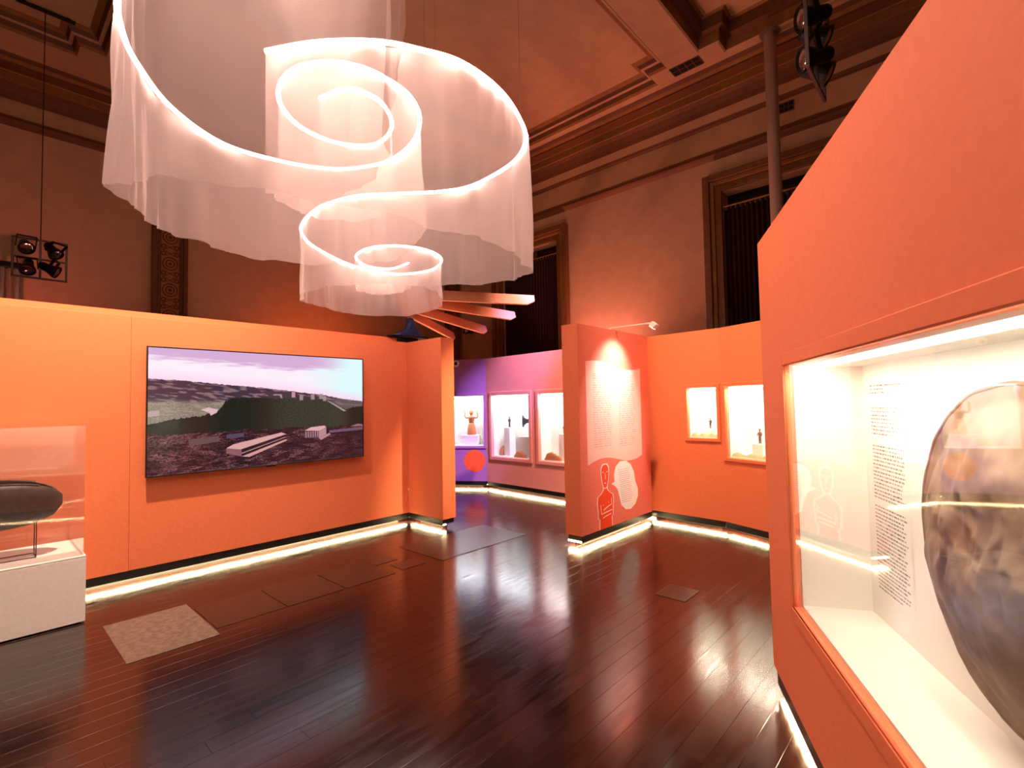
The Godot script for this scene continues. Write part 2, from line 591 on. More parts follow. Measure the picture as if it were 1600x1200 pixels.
func build_ceiling() -> void:
	var c := structure("ceiling", "coffered plaster ceiling with ochre mouldings and notched panel corners")
	var cols := [[-5.4, 1.17], [1.6, 6.98]]
	var rows := [[-8.67, -6.75], [-6.4, -3.0], [-2.55, 1.6], [2.0, 4.4]]
	var n := 0.27
	var st := ST()
	var zc := HALL_Z0
	for rw in rows:
		box(st, Vector3(HALL_X0, CEIL, zc), Vector3(HALL_X1, CEIL + 0.12, rw[0]))
		zc = rw[1]
		var xc := HALL_X0
		for cl in cols:
			box(st, Vector3(xc, CEIL, rw[0]), Vector3(cl[0], CEIL + 0.12, rw[1]))
			xc = cl[1]
			for ax in [[cl[0], cl[0] + n], [cl[1] - n, cl[1]]]:
				for az in [[rw[0], rw[0] + n], [rw[1] - n, rw[1]]]:
					box(st, Vector3(ax[0], CEIL, az[0]), Vector3(ax[1], CEIL + 0.12, az[1]))
		box(st, Vector3(xc, CEIL, rw[0]), Vector3(HALL_X1, CEIL + 0.12, rw[1]))
	box(st, Vector3(HALL_X0, CEIL, zc), Vector3(HALL_X1, CEIL + 0.12, HALL_Z1))
	done(st, "flat_band", M.ceiling_plaster, c)
	st = ST()
	box(st, Vector3(HALL_X0 - 0.3, CEIL + 0.75, HALL_Z0 - 0.3), Vector3(HALL_X1 + 0.3, CEIL + 0.9, HALL_Z1 + 0.3))
	done(st, "roof_slab", M.ceiling_plaster, c)
	var shallow := [[0.0, 0.0, "ochre"], [0.03, 0.03, "dark_ochre"], [0.06, 0.09, "ceiling_plaster"], [0.10, 0.10, "dark_ochre"], [0.13, 0.15, "ochre"], [0.2, 0.18, "ochre"]]
	var deep := [[0.0, 0.0, "ceiling_plaster"], [0.02, 0.02, "ochre"], [0.03, 0.17, "dark_ochre"], [0.10, 0.19, "dark_ochre"], [0.11, 0.34, "ochre"], [0.15, 0.36, "gilt"], [0.155, 0.37, "ochre"]]
	for i in rows.size():
		for k in cols.size():
			coffer(c, cols[k][0], cols[k][1], rows[i][0], rows[i][1], n, deep if i == 2 else shallow)

# ======================================================================= exhibition walls
func wall_frame(a: Vector2, b: Vector2) -> Transform3D:   # x along the wall as its viewer sees it, z towards the viewer
	var d := Vector3(b.x - a.x, 0, b.y - a.y).normalized()
	return Transform3D(Basis(d, Vector3.UP, d.cross(Vector3.UP)), Vector3(a.x, 0, a.y))

func exhibit_wall(called: String, label: String, a: Vector2, b: Vector2, paint: String, thick: float, opts := {}) -> Node3D:
	var w := structure(called, label, wall_frame(a, b))
	wall_parts(w, Transform3D(), a.distance_to(b), paint, thick, opts)
	return w

func wall_parts(w: Node3D, x: Transform3D, len: float, paint: String, thick: float, opts := {}) -> void:
	var y0 := 0.122
	var holes: Array = opts.get("holes", [])
	# panel, cut round the display cases
	var seams: Array = opts.get("seams", [])
	var cuts := [0.0] + seams + [len]
	for i in cuts.size() - 1:
		var st := ST()
		var s0: float = cuts[i] + (0.001 if i > 0 else 0.0)
		var s1: float = cuts[i + 1] - (0.001 if i < cuts.size() - 2 else 0.0)
		var s := s0
		for h in holes:
			if h[0] >= s1 or h[1] <= s0:
				continue
			if h[0] > s:
				box(st, Vector3(s, y0, -thick), Vector3(h[0], WALL_H, 0), x)
			box(st, Vector3(h[0], y0, -thick), Vector3(h[1], h[2], 0), x)
			box(st, Vector3(h[0], h[3], -thick), Vector3(h[1], WALL_H, 0), x)
			s = h[1]
		if s < s1:
			if holes.is_empty():
				box(st, Vector3(s, y0, -thick), Vector3(s1, WALL_H, 0), x, 0.002)
			else:
				box(st, Vector3(s, y0, -thick), Vector3(s1, WALL_H, 0), x)
		done(st, "panel", M[paint], w)
	# black skirting, core down to the floor, light strip under the edge
	var k0: float = opts.get("skirt0", 0.0)
	var k1: float = opts.get("skirt1", len)
	var st2 := ST()
	box(st2, Vector3(k0, 0.045, -0.014), Vector3(k1, y0 - 0.0005, -0.006), x, 0.002)
	box(st2, Vector3(k0 + 0.008, 0.062, -thick + 0.02), Vector3(k1, y0 - 0.0005, -0.014), x)
	var skirt := done(st2, "skirting", M.skirting, w)
	st2 = ST()
	box(st2, Vector3(k0 + 0.12, 0.0, -thick + 0.03), Vector3(k1 - 0.12, 0.062, minf(-0.09, -thick * 0.5)), x)
	done(st2, "core", M.core, w)
	if opts.get("strip", true):
		led_under(w, x, k0 + 0.01, k1 - 0.01, 0.0145, skirt)

func led_under(w: Node3D, x: Transform3D, s0: float, s1: float, inset := 0.0145, holder: Node = null) -> void:
	var st := ST()
	box(st, Vector3(s0, 0.0475, -inset - 0.055), Vector3(s1, 0.0615, -inset), x)
	done(st, "light_strip", M.led_warm, holder if holder else w)
	var n := maxi(1, int(round((s1 - s0) / 1.2)))
	for i in n:
		var at := x * Transform3D(DOWN, Vector3(lerpf(s0, s1, (i + 0.5) / n), 0.0468, -inset - 0.0275))
		area(w, at, Vector2((s1 - s0) / n, 0.055), 0.8 * (s1 - s0) / n, Color(1.0, 0.86, 0.64))

func build_exhibit_walls() -> void:
	var zt := -5.611
	var tv := exhibit_wall("wall_left", "long orange exhibition wall carrying the landscape screen", Vector2(-3.2, zt), Vector2(4.026, zt), "orange", 0.1, {"seams": [1.75, 4.19], "skirt1": 7.22})
	var st := ST()
	box(st, Vector3(0, 0.1, -0.16), Vector3(7.226, 2.485, -0.102))
	done(st, "backing_board", M.orange, tv)
	exhibit_wall("wall_left_return", "short orange return wall at the end of the screen wall", Vector2(4.026, zt), Vector2(4.026, -4.893), "orange", 0.21, {"skirt1": 0.70})
	var pa := exhibit_wall("wall_partition", "free-standing partition with coral text face and orange end", Vector2(4.452, -3.104), Vector2(6.06, -3.104), "orange", 0.21, {"skirt0": 0.012})
	st = ST()
	box(st, Vector3(0.0, 0.122, 0), Vector3(1.6, WALL_H, 0.003))
	done(st, "text_face", M.coral, pa)
	led_under(pa, pa.transform.affine_inverse() * wall_frame(Vector2(4.452, -3.314), Vector2(4.452, -3.104)), 0.02, 0.2)
	# purple and salmon run, seen through the gap
	var d1 := Vector2(0.5315, 0.8471)
	exhibit_wall("wall_violet", "violet exhibition wall with the raised-arms figure case", Vector2(6.57, -6.69) - d1 * 1.6, Vector2(6.57, -6.69), "violet", 0.36, {"holes": [[0.62, 1.553, 0.778, 1.727]]})
	exhibit_wall("wall_salmon", "salmon pink exhibition wall with two pedestal cases", Vector2(6.57, -6.69), Vector2(6.33, -3.22), "salmon", 0.36, {"holes": [[0.165, 1.134, 0.60, 1.727], [1.36, 2.33, 0.60, 1.727]]})
	exhibit_wall("wall_right_back", "orange exhibition wall with the small bronze figure case", Vector2(6.12, -3.16), Vector2(6.06, -2.17), "orange", 0.36, {"holes": [[0.565, 0.937, 1.095, 1.718]]})
	exhibit_wall("wall_right_bend", "angled orange exhibition wall with the taller figure case", Vector2(6.06, -2.17), Vector2(5.64, -1.1), "orange", 0.36, {"holes": [[0.066, 0.76, 0.879, 1.72]]})
	exhibit_wall("wall_right_end", "orange exhibition wall closing the bend behind the big vitrine", Vector2(5.64, -1.1), Vector2(4.1, 0.2), "orange", 0.2)
	# the near wall with the big vitrine
	var a := Vector2(2.964, -0.833)
	exhibit_wall("wall_right", "tall near orange wall framing the shield vitrine", a, a + Vector2(-0.889, 0.4579) * 4.4, "orange", 0.42, {"holes": [[0.456, 3.5, 0.605, 1.705]], "skirt0": 0.05})

# ======================================================================= cases
func niche(t: Node3D, x: Transform3D, s0: float, s1: float, y0: float, y1: float, depth: float, frame_paint: String, lamp: String, energy: float, frame_w := 0.05, c := Color(1.0, 0.94, 0.84)) -> void:
	var e := 0.012
	var g := ST()
	box(g, Vector3(s0, y0, -depth - e), Vector3(s1, y1, -depth), x)
	done(g, "back_panel", M.case_white, t)
	for s in [[s0, s0 + e], [s1 - e, s1]]:
		g = ST()
		box(g, Vector3(s[0], y0, -depth), Vector3(s[1], y1, -0.035), x)
		done(g, "side_panel", M.case_white, t)
	g = ST()
	box(g, Vector3(s0 + e, y0, -depth), Vector3(s1 - e, y0 + e, -0.035), x)
	done(g, "base_panel", M.case_white, t)
	g = ST()
	box(g, Vector3(s0 + e, y1 - e, -depth), Vector3(s1 - e, y1, -0.035), x)
	done(g, "top_panel", M.case_white, t)
	# frame proud of the wall
	g = ST()
	var o := frame_w
	var fd := 0.02 if s1 - s0 < 2.0 else 0.009
	box(g, Vector3(s0 - o, y0 - o, 0.0005), Vector3(s0, y1 + o, fd), x, 0.004)
	box(g, Vector3(s1, y0 - o, 0.0005), Vector3(s1 + o, y1 + o, fd), x, 0.004)
	box(g, Vector3(s0, y0 - o, 0.0005), Vector3(s1, y0, fd), x, 0.004)
	box(g, Vector3(s0, y1, 0.0005), Vector3(s1, y1 + o, fd), x, 0.004)
	done(g, "frame", M[frame_paint], t)
	g = ST()
	box(g, Vector3(s0 + 0.001, y0 + 0.001, -0.012), Vector3(s1 - 0.001, y1 - 0.001, -0.006), x)
	done(g, "glass", M.glass, t)
	# lamp along the top, behind the front edge
	g = ST()
	box(g, Vector3(s0 + 0.03, y1 - e - 0.012, -0.085), Vector3(s1 - 0.03, y1 - e - 0.0005, -0.05), x)
	done(g, "case_light", M[lamp], t)
	area(t, x * Transform3D(DOWN, Vector3((s0 + s1) * 0.5, y1 - e - 0.014, -0.067)), Vector2(s1 - s0 - 0.06, 0.034), energy, c, "case_lamp")

func build_vitrine() -> void:
	var a := Vector2(2.964, -0.833)
	var x := wall_frame(a, a + Vector2(-0.889, 0.4579))
	var t := thing("display_case", "large white lit vitrine holding the round bronze shield", "display case", x)
	niche(t, Transform3D(), 0.456, 3.5, 0.605, 1.705, 0.31, "orange", "led_case", 1.4, 0.06)
	# printed text on the back panel
	var st := ST()
	quad_uv(st, Vector3(0.52, 0.72, -0.3085), Vector3(0.84, 0.72, -0.3085), Vector3(0.84, 1.66, -0.3085), Vector3(0.52, 1.66, -0.3085))
	var m := mat("vitrine_text", Color(1, 1, 1), 0.8)
	m.albedo_texture = ImageTexture.create_from_image(text_image(256, 752, 1, [[0.06, 0.10], [0.16, 0.28], [0.33, 0.57], [0.60, 0.97]], 0.0165, Color(0.915, 0.905, 0.88), Color(0.36, 0.33, 0.33)))
	done(st, "text_print", m, t)
	# shield: a shallow dented dome with a flat rim, on two brackets
	var c := Vector3(1.506, 1.145, -0.245)
	var sh := thing("shield", "round dented bronze shield in the large vitrine", "shield", x * Transform3D(Basis(), c))
	var n := FastNoiseLite.new()
	n.seed = 5
	n.frequency = 1.6
	var n2 := FastNoiseLite.new()
	n2.seed = 9
	n2.frequency = 6.0
	var rings := []
	var R := 0.432
	for i in 40:
		var q := i / 39.0
		var ring := []
		for k in 96:
			var an := TAU * k / 96.0
			var rr := R * q * (1.0 + 0.012 * n.get_noise_2d(cos(an) * 1.5, sin(an) * 1.5))
			var dome := 0.095 * (1.0 - pow(minf(q / 0.9, 1.0), 2.6))
			var p := Vector3(cos(an) * rr, sin(an) * rr, 0)
			dome += (0.03 * n.get_noise_2d(p.x * 2.0, p.y * 2.0) + 0.012 * (1.0 - absf(n2.get_noise_2d(p.x * 1.4, p.y * 0.5 + 3.0)) * 2.0)) * (1.0 - q * q * 0.8)
			p.z = dome
			ring.append(p)
		rings.append(ring)
	st = ST()
	st.set_smooth_group(0)
	loft(st, [rings[0]] + rings, false, false)
	done(st, "bowl", M.shield_bronze, sh)
	st = ST()
	st.set_smooth_group(0)
	var rim := []
	for k in 97:
		rim.append(rings[39][k % 96] + Vector3(0, 0, -0.002))
	tube(st, rim, 0.006, 8)
	done(st, "rim", M.shield_bronze, sh)
	for s in [-1.0, 1.0]:
		for y in [-0.31, 0.31]:
			st = ST()
			box(st, Vector3(s * 0.2 - 0.01, y - 0.01, -0.0645), Vector3(s * 0.2 + 0.01, y + 0.01, 0.01))
			done(st, "bracket", M.steel, sh)

func text_image(w: int, h: int, cols: int, blocks: Array, pitch: float, paper: Color, ink: Color, margin := 0.07) -> Image:
	var im := Image.create(w, h, false, Image.FORMAT_RGB8)
	im.fill(paper)
	var g := RandomNumberGenerator.new()
	g.seed = w * 31 + h
	var cw := (1.0 - margin * (cols + 1)) / cols
	for c in cols:
		var x0 := margin + c * (cw + margin)
		for b in blocks:
			var y: float = b[0]
			while y < b[1]:
				var x := x0
				var end := x0 + cw * (g.randf_range(0.86, 1.0) if y + pitch < b[1] else g.randf_range(0.4, 0.8))
				while x < end:
					var l := minf(g.randf_range(0.02, 0.085), end - x)
					var tone := paper.lerp(ink, g.randf_range(0.55, 0.95))
					im.fill_rect(Rect2i(int(x * w), int(y * h), maxi(1, int(l * w)), maxi(1, int(pitch * h * 0.42))), tone)
					x += l + 0.014
				y += pitch
	return im

func build_cases() -> void:
	var d1 := Vector2(0.5315, 0.8471)
	var xv := wall_frame(Vector2(6.57, -6.69) - d1 * 1.6, Vector2(6.57, -6.69))
	var xs := wall_frame(Vector2(6.57, -6.69), Vector2(6.33, -3.22))
	var xb := wall_frame(Vector2(6.12, -3.16), Vector2(6.06, -2.17))
	var xe := wall_frame(Vector2(6.06, -2.17), Vector2(5.64, -1.1))
	var cool := Color(0.93, 0.96, 1.0)
	var t := thing("display_case", "lit wall case in the violet wall with the raised-arms figure", "display case", xv)
	niche(t, Transform3D(), 0.62, 1.553, 0.778, 1.727, 0.3, "violet", "led_case_cool", 0.75, 0.045, cool)
	t = thing("display_case", "lit wall case with pedestals and axe head nearer the violet wall", "display case", xs)
	niche(t, Transform3D(), 0.165, 1.134, 0.60, 1.727, 0.3, "salmon", "led_case_cool", 0.7, 0.06, cool)
	t = thing("display_case", "lit wall case with one pedestal beside the partition", "display case", xs)
	niche(t, Transform3D(), 1.36, 2.33, 0.60, 1.727, 0.3, "salmon", "led_case_cool", 0.7, 0.06, Color(1, 0.9, 0.9))
	t = thing("display_case", "small lit wall case in the orange wall beside the partition", "display case", xb)
	niche(t, Transform3D(), 0.565, 0.937, 1.095, 1.718, 0.3, "orange", "led_case", 0.45, 0.04)
	t = thing("display_case", "taller lit wall case in the angled orange wall", "display case", xe)
	niche(t, Transform3D(), 0.066, 0.76, 0.879, 1.72, 0.3, "orange", "led_case", 0.65, 0.04)
	# --- what the cases hold
	block(xv, "white display block under the raised-arms figure", Vector3(1.25, 0.79, -0.17), Vector3(0.34, 0.19, 0.2))
	figure_raised(xv * Transform3D(Basis(), Vector3(1.27, 0.98, -0.17)))
	block(xs, "tall narrow white pedestal under the thin figurine", Vector3(0.46, 0.612, -0.17), Vector3(0.15, 0.52, 0.15))
	figurine(xs * Transform3D(Basis(), Vector3(0.46, 1.132, -0.17)), 0.2, "figurine_brown", "thin brown figurine on the pedestal nearer the violet wall")
	block(xs, "broad white pedestal under the axe head", Vector3(0.91, 0.612, -0.17), Vector3(0.30, 0.37, 0.18))
	axe_head(xs * Transform3D(Basis(), Vector3(0.96, 0.982, -0.17)))
	mound(xs, "sandy orange mound left of the tall pedestal", Vector3(0.275, 0.613, -0.17), Vector3(0.07, 0.17, 0.08), 3)
	mound(xs, "sandy orange mound in front of the broad pedestal", Vector3(0.84, 0.613, -0.055), Vector3(0.16, 0.11, 0.016), 4)
	block(xs, "white pedestal in the case beside the partition", Vector3(1.79, 0.612, -0.17), Vector3(0.16, 0.44, 0.15))
	figurine(xs * Transform3D(Basis(), Vector3(1.72 + 0.05, 1.052, -0.17)), 0.16, "figurine_brown", "small dark figurine in the case beside the partition")
	mound(xs, "sandy orange mound at the foot of the case beside the partition", Vector3(1.60, 0.613, -0.06), Vector3(0.18, 0.12, 0.02), 5)
	sand(xb, "strip of sand in the small orange-wall case", 0.58, 0.922, 1.107, 0.05)
	block(xb, "low white block under the small bronze figure", Vector3(0.76, 1.107, -0.2), Vector3(0.12, 0.10, 0.08))
	figurine(xb * Transform3D(Basis(), Vector3(0.76, 1.207, -0.2)), 0.13, "bronze_dark", "small dark bronze figure in the small orange-wall case")
	sand(xe, "strip of sand in the taller orange-wall case", 0.081, 0.745, 0.891, 0.05)
	block(xe, "white block under the pale figure", Vector3(0.35, 0.891, -0.2), Vector3(0.14, 0.16, 0.1))
	figurine(xe * Transform3D(Basis(), Vector3(0.35, 1.051, -0.2)), 0.17, "figurine_brown", "slim brown figure in the taller orange-wall case")

func block(x: Transform3D, label: String, at: Vector3, size: Vector3) -> void:
	var t := thing("display_block", label, "pedestal", x * Transform3D(Basis(), at))
	var st := ST()
	box(st, Vector3(-size.x / 2, 0.02, -size.z / 2), Vector3(size.x / 2, size.y, size.z / 2), Transform3D(), 0.004)
	done(st, "body", M.case_white, t)
	st = ST()
	box(st, Vector3(-size.x / 2 + 0.008, 0.0005, -size.z / 2 + 0.008), Vector3(size.x / 2 - 0.008, 0.02, size.z / 2 - 0.008))
	done(st, "foot", M.case_white, t)

func sand(x: Transform3D, label: String, s0: float, s1: float, y: float, h: float) -> void:
	var t := thing("sand_bed", label, "sand", x)
	var st := ST()
	st.set_smooth_group(0)
	var prev := []
	for i in 17:
		var s := lerpf(s0, s1, i / 16.0)
		var cur := []
		for k in 7:
			var q := k / 6.0
			cur.append(Vector3(s, y + 0.0005 + h * sin(PI * q) * (0.7 + 0.3 * sin(i * 1.3)), lerpf(-0.145, -0.045, q)))
		if i > 0:
			for k in 6:
				quad(st, prev[k], prev[k + 1], cur[k + 1], cur[k])
		prev = cur
	done(st, "sand_surface", M.sand, t)
	t.set_meta("kind", "stuff")

func mound(x: Transform3D, label: String, at: Vector3, r: Vector3, sd: int) -> void:
	var t := thing("sand_mound", label, "mound", x * Transform3D(Basis(), at))
	var n := FastNoiseLite.new()
	n.seed = sd
	n.frequency = 1.2
	var st := ST()
	st.set_smooth_group(0)
	var rings := []
	for i in 9:
		var a := i / 8.0 * PI / 2
		var ring := []
		for k in 20:
			var b := TAU * k / 20
			var v := Vector3(cos(a) * cos(b), sin(a), -cos(a) * sin(b))
			ring.append(v * (1.0 + 0.25 * n.get_noise_3dv(v)) * r + Vector3(0, 0.0005, 0))
		rings.append(ring)
	loft(st, rings, true, false)
	done(st, "mound_body", M.sand, t)

func figure_raised(x: Transform3D) -> void:
	var t := thing("terracotta_figure", "ochre terracotta figure with bell skirt and both arms raised", "figurine", x)
	var st := ST()
	st.set_smooth_group(0)
	lathe(st, [Vector2(0.085, 0.0), Vector2(0.088, 0.03), Vector2(0.078, 0.12), Vector2(0.064, 0.2), Vector2(0.048, 0.225)], 20)
	done(st, "skirt", M.terracotta, t)
	st = ST()
	st.set_smooth_group(0)
	lathe(st, [Vector2(0.046, 0.222), Vector2(0.05, 0.26), Vector2(0.068, 0.32), Vector2(0.072, 0.345), Vector2(0.03, 0.36), Vector2(0.024, 0.375), Vector2(0.03, 0.385), Vector2(0.044, 0.42), Vector2(0.042, 0.46), Vector2(0.024, 0.485), Vector2(0.004, 0.49)], 20, Transform3D(Basis().scaled(Vector3(1, 1, 0.75))))
	box(st, Vector3(-0.007, 0.41, 0.02), Vector3(0.007, 0.44, 0.045))
	done(st, "torso", M.terracotta, t)
	for s in [-1.0, 1.0]:
		st = ST()
		st.set_smooth_group(0)
		tube(st, [Vector3(s * 0.06, 0.33, 0), Vector3(s * 0.11, 0.325, 0.005), Vector3(s * 0.128, 0.36, 0.01), Vector3(s * 0.122, 0.43, 0.01), Vector3(s * 0.125, 0.48, 0.01)], 0.019, 10, 0.012)
		done(st, "arm", M.terracotta, t)

func figurine(x: Transform3D, h: float, m: String, label: String) -> void:
	var t := thing("figurine", label, "figurine", x * Transform3D(Basis().scaled(Vector3.ONE * h), Vector3.ZERO))
	var st := ST()
	st.set_smooth_group(0)
	lathe(st, [Vector2(0.13, 0.0), Vector2(0.13, 0.05), Vector2(0.05, 0.06)], 12)
	for s in [-1.0, 1.0]:
		tube(st, [Vector3(s * 0.05, 0.05, 0), Vector3(s * 0.055, 0.25, 0.01), Vector3(s * 0.045, 0.46, 0)], 0.035, 8, 0.055)
		tube(st, [Vector3(s * 0.11, 0.74, 0), Vector3(s * 0.17, 0.6, 0.02), Vector3(s * 0.12, 0.5, 0.06)], 0.036, 8, 0.026)
	lathe(st, [Vector2(0.09, 0.42), Vector2(0.085, 0.52), Vector2(0.11, 0.66), Vector2(0.12, 0.74), Vector2(0.04, 0.79), Vector2(0.035, 0.82), Vector2(0.07, 0.88), Vector2(0.068, 0.94), Vector2(0.03, 0.995), Vector2(0.003, 1.0)], 14)
	done(st, "body", M[m], t)

func axe_head(x: Transform3D) -> void:
	var t := thing("axe_head", "dark bronze flared axe head on a thin mount", "axe head", x)
	var st := ST()
	tube(st, [Vector3(0, 0, 0), Vector3(0, 0.24, 0)], 0.006, 8)
	done(st, "mount", M.steel, t)
	st = ST()
	prism(st, PackedVector2Array([Vector2(-0.15, 0.40), Vector2(-0.125, 0.36), Vector2(-0.06, 0.335), Vector2(0.02, 0.335), Vector2(0.09, 0.345), Vector2(0.11, 0.35), Vector2(0.11, 0.25), Vector2(0.09, 0.255), Vector2(0.02, 0.265), Vector2(-0.06, 0.262), Vector2(-0.125, 0.23), Vector2(-0.15, 0.19), Vector2(-0.16, 0.30)]), 0.03, Transform3D(Basis(), Vector3(0, -0.03, -0.015)))
	done(st, "blade", M.bronze_dark, t)

# ======================================================================= printed graphics
func build_graphics() -> void:
	var z := -3.1008
	# wavy text sheet
	var t := thing("text_panel", "pale pink wavy text panel printed on the coral partition face", "text panel", Transform3D(Basis(), Vector3(4.592, 0, z)))
	var m := mat("panel_text", Color(1, 1, 1), 0.8)
	m.albedo_texture = ImageTexture.create_from_image(text_image(640, 600, 2, [[0.13, 0.86]], 0.0215, Color(0.95, 0.74, 0.71), Color(0.80, 0.56, 0.54), 0.11))
	var st := ST()
	var w := 1.236
	var n := 24
	var row := func(q: float) -> Array:
		return [0.86 + 0.055 * sin(q * TAU * 0.9 + 0.2) - 0.01 + 0.05 * q, 2.0 + 0.035 * sin(q * TAU * 0.95 + 0.3) - 0.02 * q]
	for i in n:
		var q0 := float(i) / n
		var q1 := float(i + 1) / n
		var a: Array = row.call(q0)
		var b: Array = row.call(q1)
		var p := [Vector3(q0 * w, a[0], 0.001), Vector3(q1 * w, b[1], 0.001), Vector3(q1 * w, b[0], 0.001), Vector3(q0 * w, a[0], 0.001), Vector3(q0 * w, a[1], 0.001), Vector3(q1 * w, b[1], 0.001)]
		for v in p:
			st.set_uv(Vector2(v.x / w, (2.04 - v.y) / 1.2))
			st.add_vertex(v)
	done(st, "text_print", m, t)
	# standing folded-arm figure: white outline, red body, white drawn lines
	t = thing("figure_graphic", "red folded-arm statue figure with white outline printed on the partition", "wall graphic", Transform3D(Basis(), Vector3(4.935, 0.125, z)))
	var half := [Vector2(0.02, 0.715), Vector2(0.05, 0.703), Vector2(0.072, 0.67), Vector2(0.076, 0.61), Vector2(0.06, 0.53), Vector2(0.036, 0.468), Vector2(0.032, 0.455), Vector2(0.04, 0.425), Vector2(0.09, 0.39), Vector2(0.155, 0.36), Vector2(0.165, 0.30), Vector2(0.15, 0.20), Vector2(0.15, 0.13), Vector2(0.12, 0.11), Vector2(0.125, 0.0)]
	var body := PackedVector2Array()
	var edge := PackedVector2Array()
	for v in half:
		body.append(v)
		edge.append(v + Vector2(0.014, 0.012 if v.y > 0.6 else 0.0))
	for i in range(half.size() - 1, -1, -1):
		body.append(Vector2(-half[i].x, half[i].y))
		edge.append(Vector2(-half[i].x - 0.014, half[i].y + (0.012 if half[i].y > 0.6 else 0.0)))
	st = ST()
	prism(st, edge, 0.0008)
	done(st, "outline", M.print_white, t)
	st = ST()
	prism(st, body, 0.0008, Transform3D(Basis(), Vector3(0, 0, 0.0009)))
	var fp := done(st, "figure_print", M.print_red, t)
	for l in [[Vector2(-0.105, 0.27), Vector2(-0.10, 0.20), Vector2(-0.09, 0.165), Vector2(0.0, 0.175), Vector2(0.13, 0.185)], [Vector2(0.125, 0.32), Vector2(0.125, 0.25), Vector2(0.05, 0.235), Vector2(-0.05, 0.205)], [Vector2(-0.07, 0.12), Vector2(0.02, 0.135), Vector2(0.11, 0.145)], [Vector2(0.0, 0.62), Vector2(0.004, 0.55)], [Vector2(-0.03, 0.63), Vector2(-0.055, 0.632)], [Vector2(0.03, 0.63), Vector2(0.055, 0.632)], [Vector2(-0.02, 0.505), Vector2(0.02, 0.505)], [Vector2(-0.06, 0.265), Vector2(-0.05, 0.262)], [Vector2(0.06, 0.285), Vector2(0.07, 0.282)], [Vector2(-0.035, 0.455), Vector2(0.0, 0.445), Vector2(0.035, 0.455)]]:
		st = ST()
		for i in l.size() - 1:
			var a: Vector2 = l[i]
			var b: Vector2 = l[i + 1]
			var s := (b - a).normalized().orthogonal() * 0.0045
			prism(st, PackedVector2Array([a + s, b + s, b - s, a - s]), 0.0006, Transform3D(Basis(), Vector3(0, 0, 0.0018)))
		done(st, "drawn_line", M.print_white, fp)
	# speech bubble
	t = thing("speech_bubble_graphic", "white speech bubble with small text beside the red figure", "wall graphic", Transform3D(Basis(), Vector3(5.40, 0.55, z)))
	var bub := PackedVector2Array([Vector2(-0.33, 0.055), Vector2(-0.26, 0.07), Vector2(-0.27, 0.15), Vector2(-0.23, 0.24), Vector2(-0.13, 0.295), Vector2(0.02, 0.29), Vector2(0.13, 0.235), Vector2(0.20, 0.14), Vector2(0.23, 0.02), Vector2(0.29, -0.08), Vector2(0.29, -0.17), Vector2(0.22, -0.26), Vector2(0.10, -0.305), Vector2(-0.02, -0.29), Vector2(-0.12, -0.22), Vector2(-0.16, -0.11), Vector2(-0.20, -0.02), Vector2(-0.26, 0.02)])
	st = ST()
	prism(st, bub, 0.0008)
	var bp := done(st, "bubble_print", M.print_white, t)
	st = ST()
	quad_uv(st, Vector3(-0.11, -0.21, 0.0012), Vector3(0.17, -0.21, 0.0012), Vector3(0.10, 0.21, 0.0012), Vector3(-0.18, 0.21, 0.0012))
	m = mat("bubble_text", Color(1, 1, 1), 0.8)
	m.albedo_texture = ImageTexture.create_from_image(text_image(256, 320, 1, [[0.03, 0.97]], 0.058, Color(0.93, 0.90, 0.90), Color(0.72, 0.58, 0.58), 0.02))
	done(st, "bubble_text_print", m, bp)
	# orange disc on the violet wall
	var d1 := Vector2(0.5315, 0.8471)
	var xv := wall_frame(Vector2(6.57, -6.69) - d1 * 1.6, Vector2(6.57, -6.69))
	t = thing("disc_graphic", "plain orange disc printed under the violet wall case", "wall graphic", xv * Transform3D(Basis(), Vector3(1.365, 0.502, 0.0005)))
	var disc := PackedVector2Array()
	for k in 48:
		disc.append(Vector2.from_angle(TAU * k / 48) * 0.205)
	st = ST()
	prism(st, disc, 0.001)
	done(st, "disc_print", M.print_disc, t)

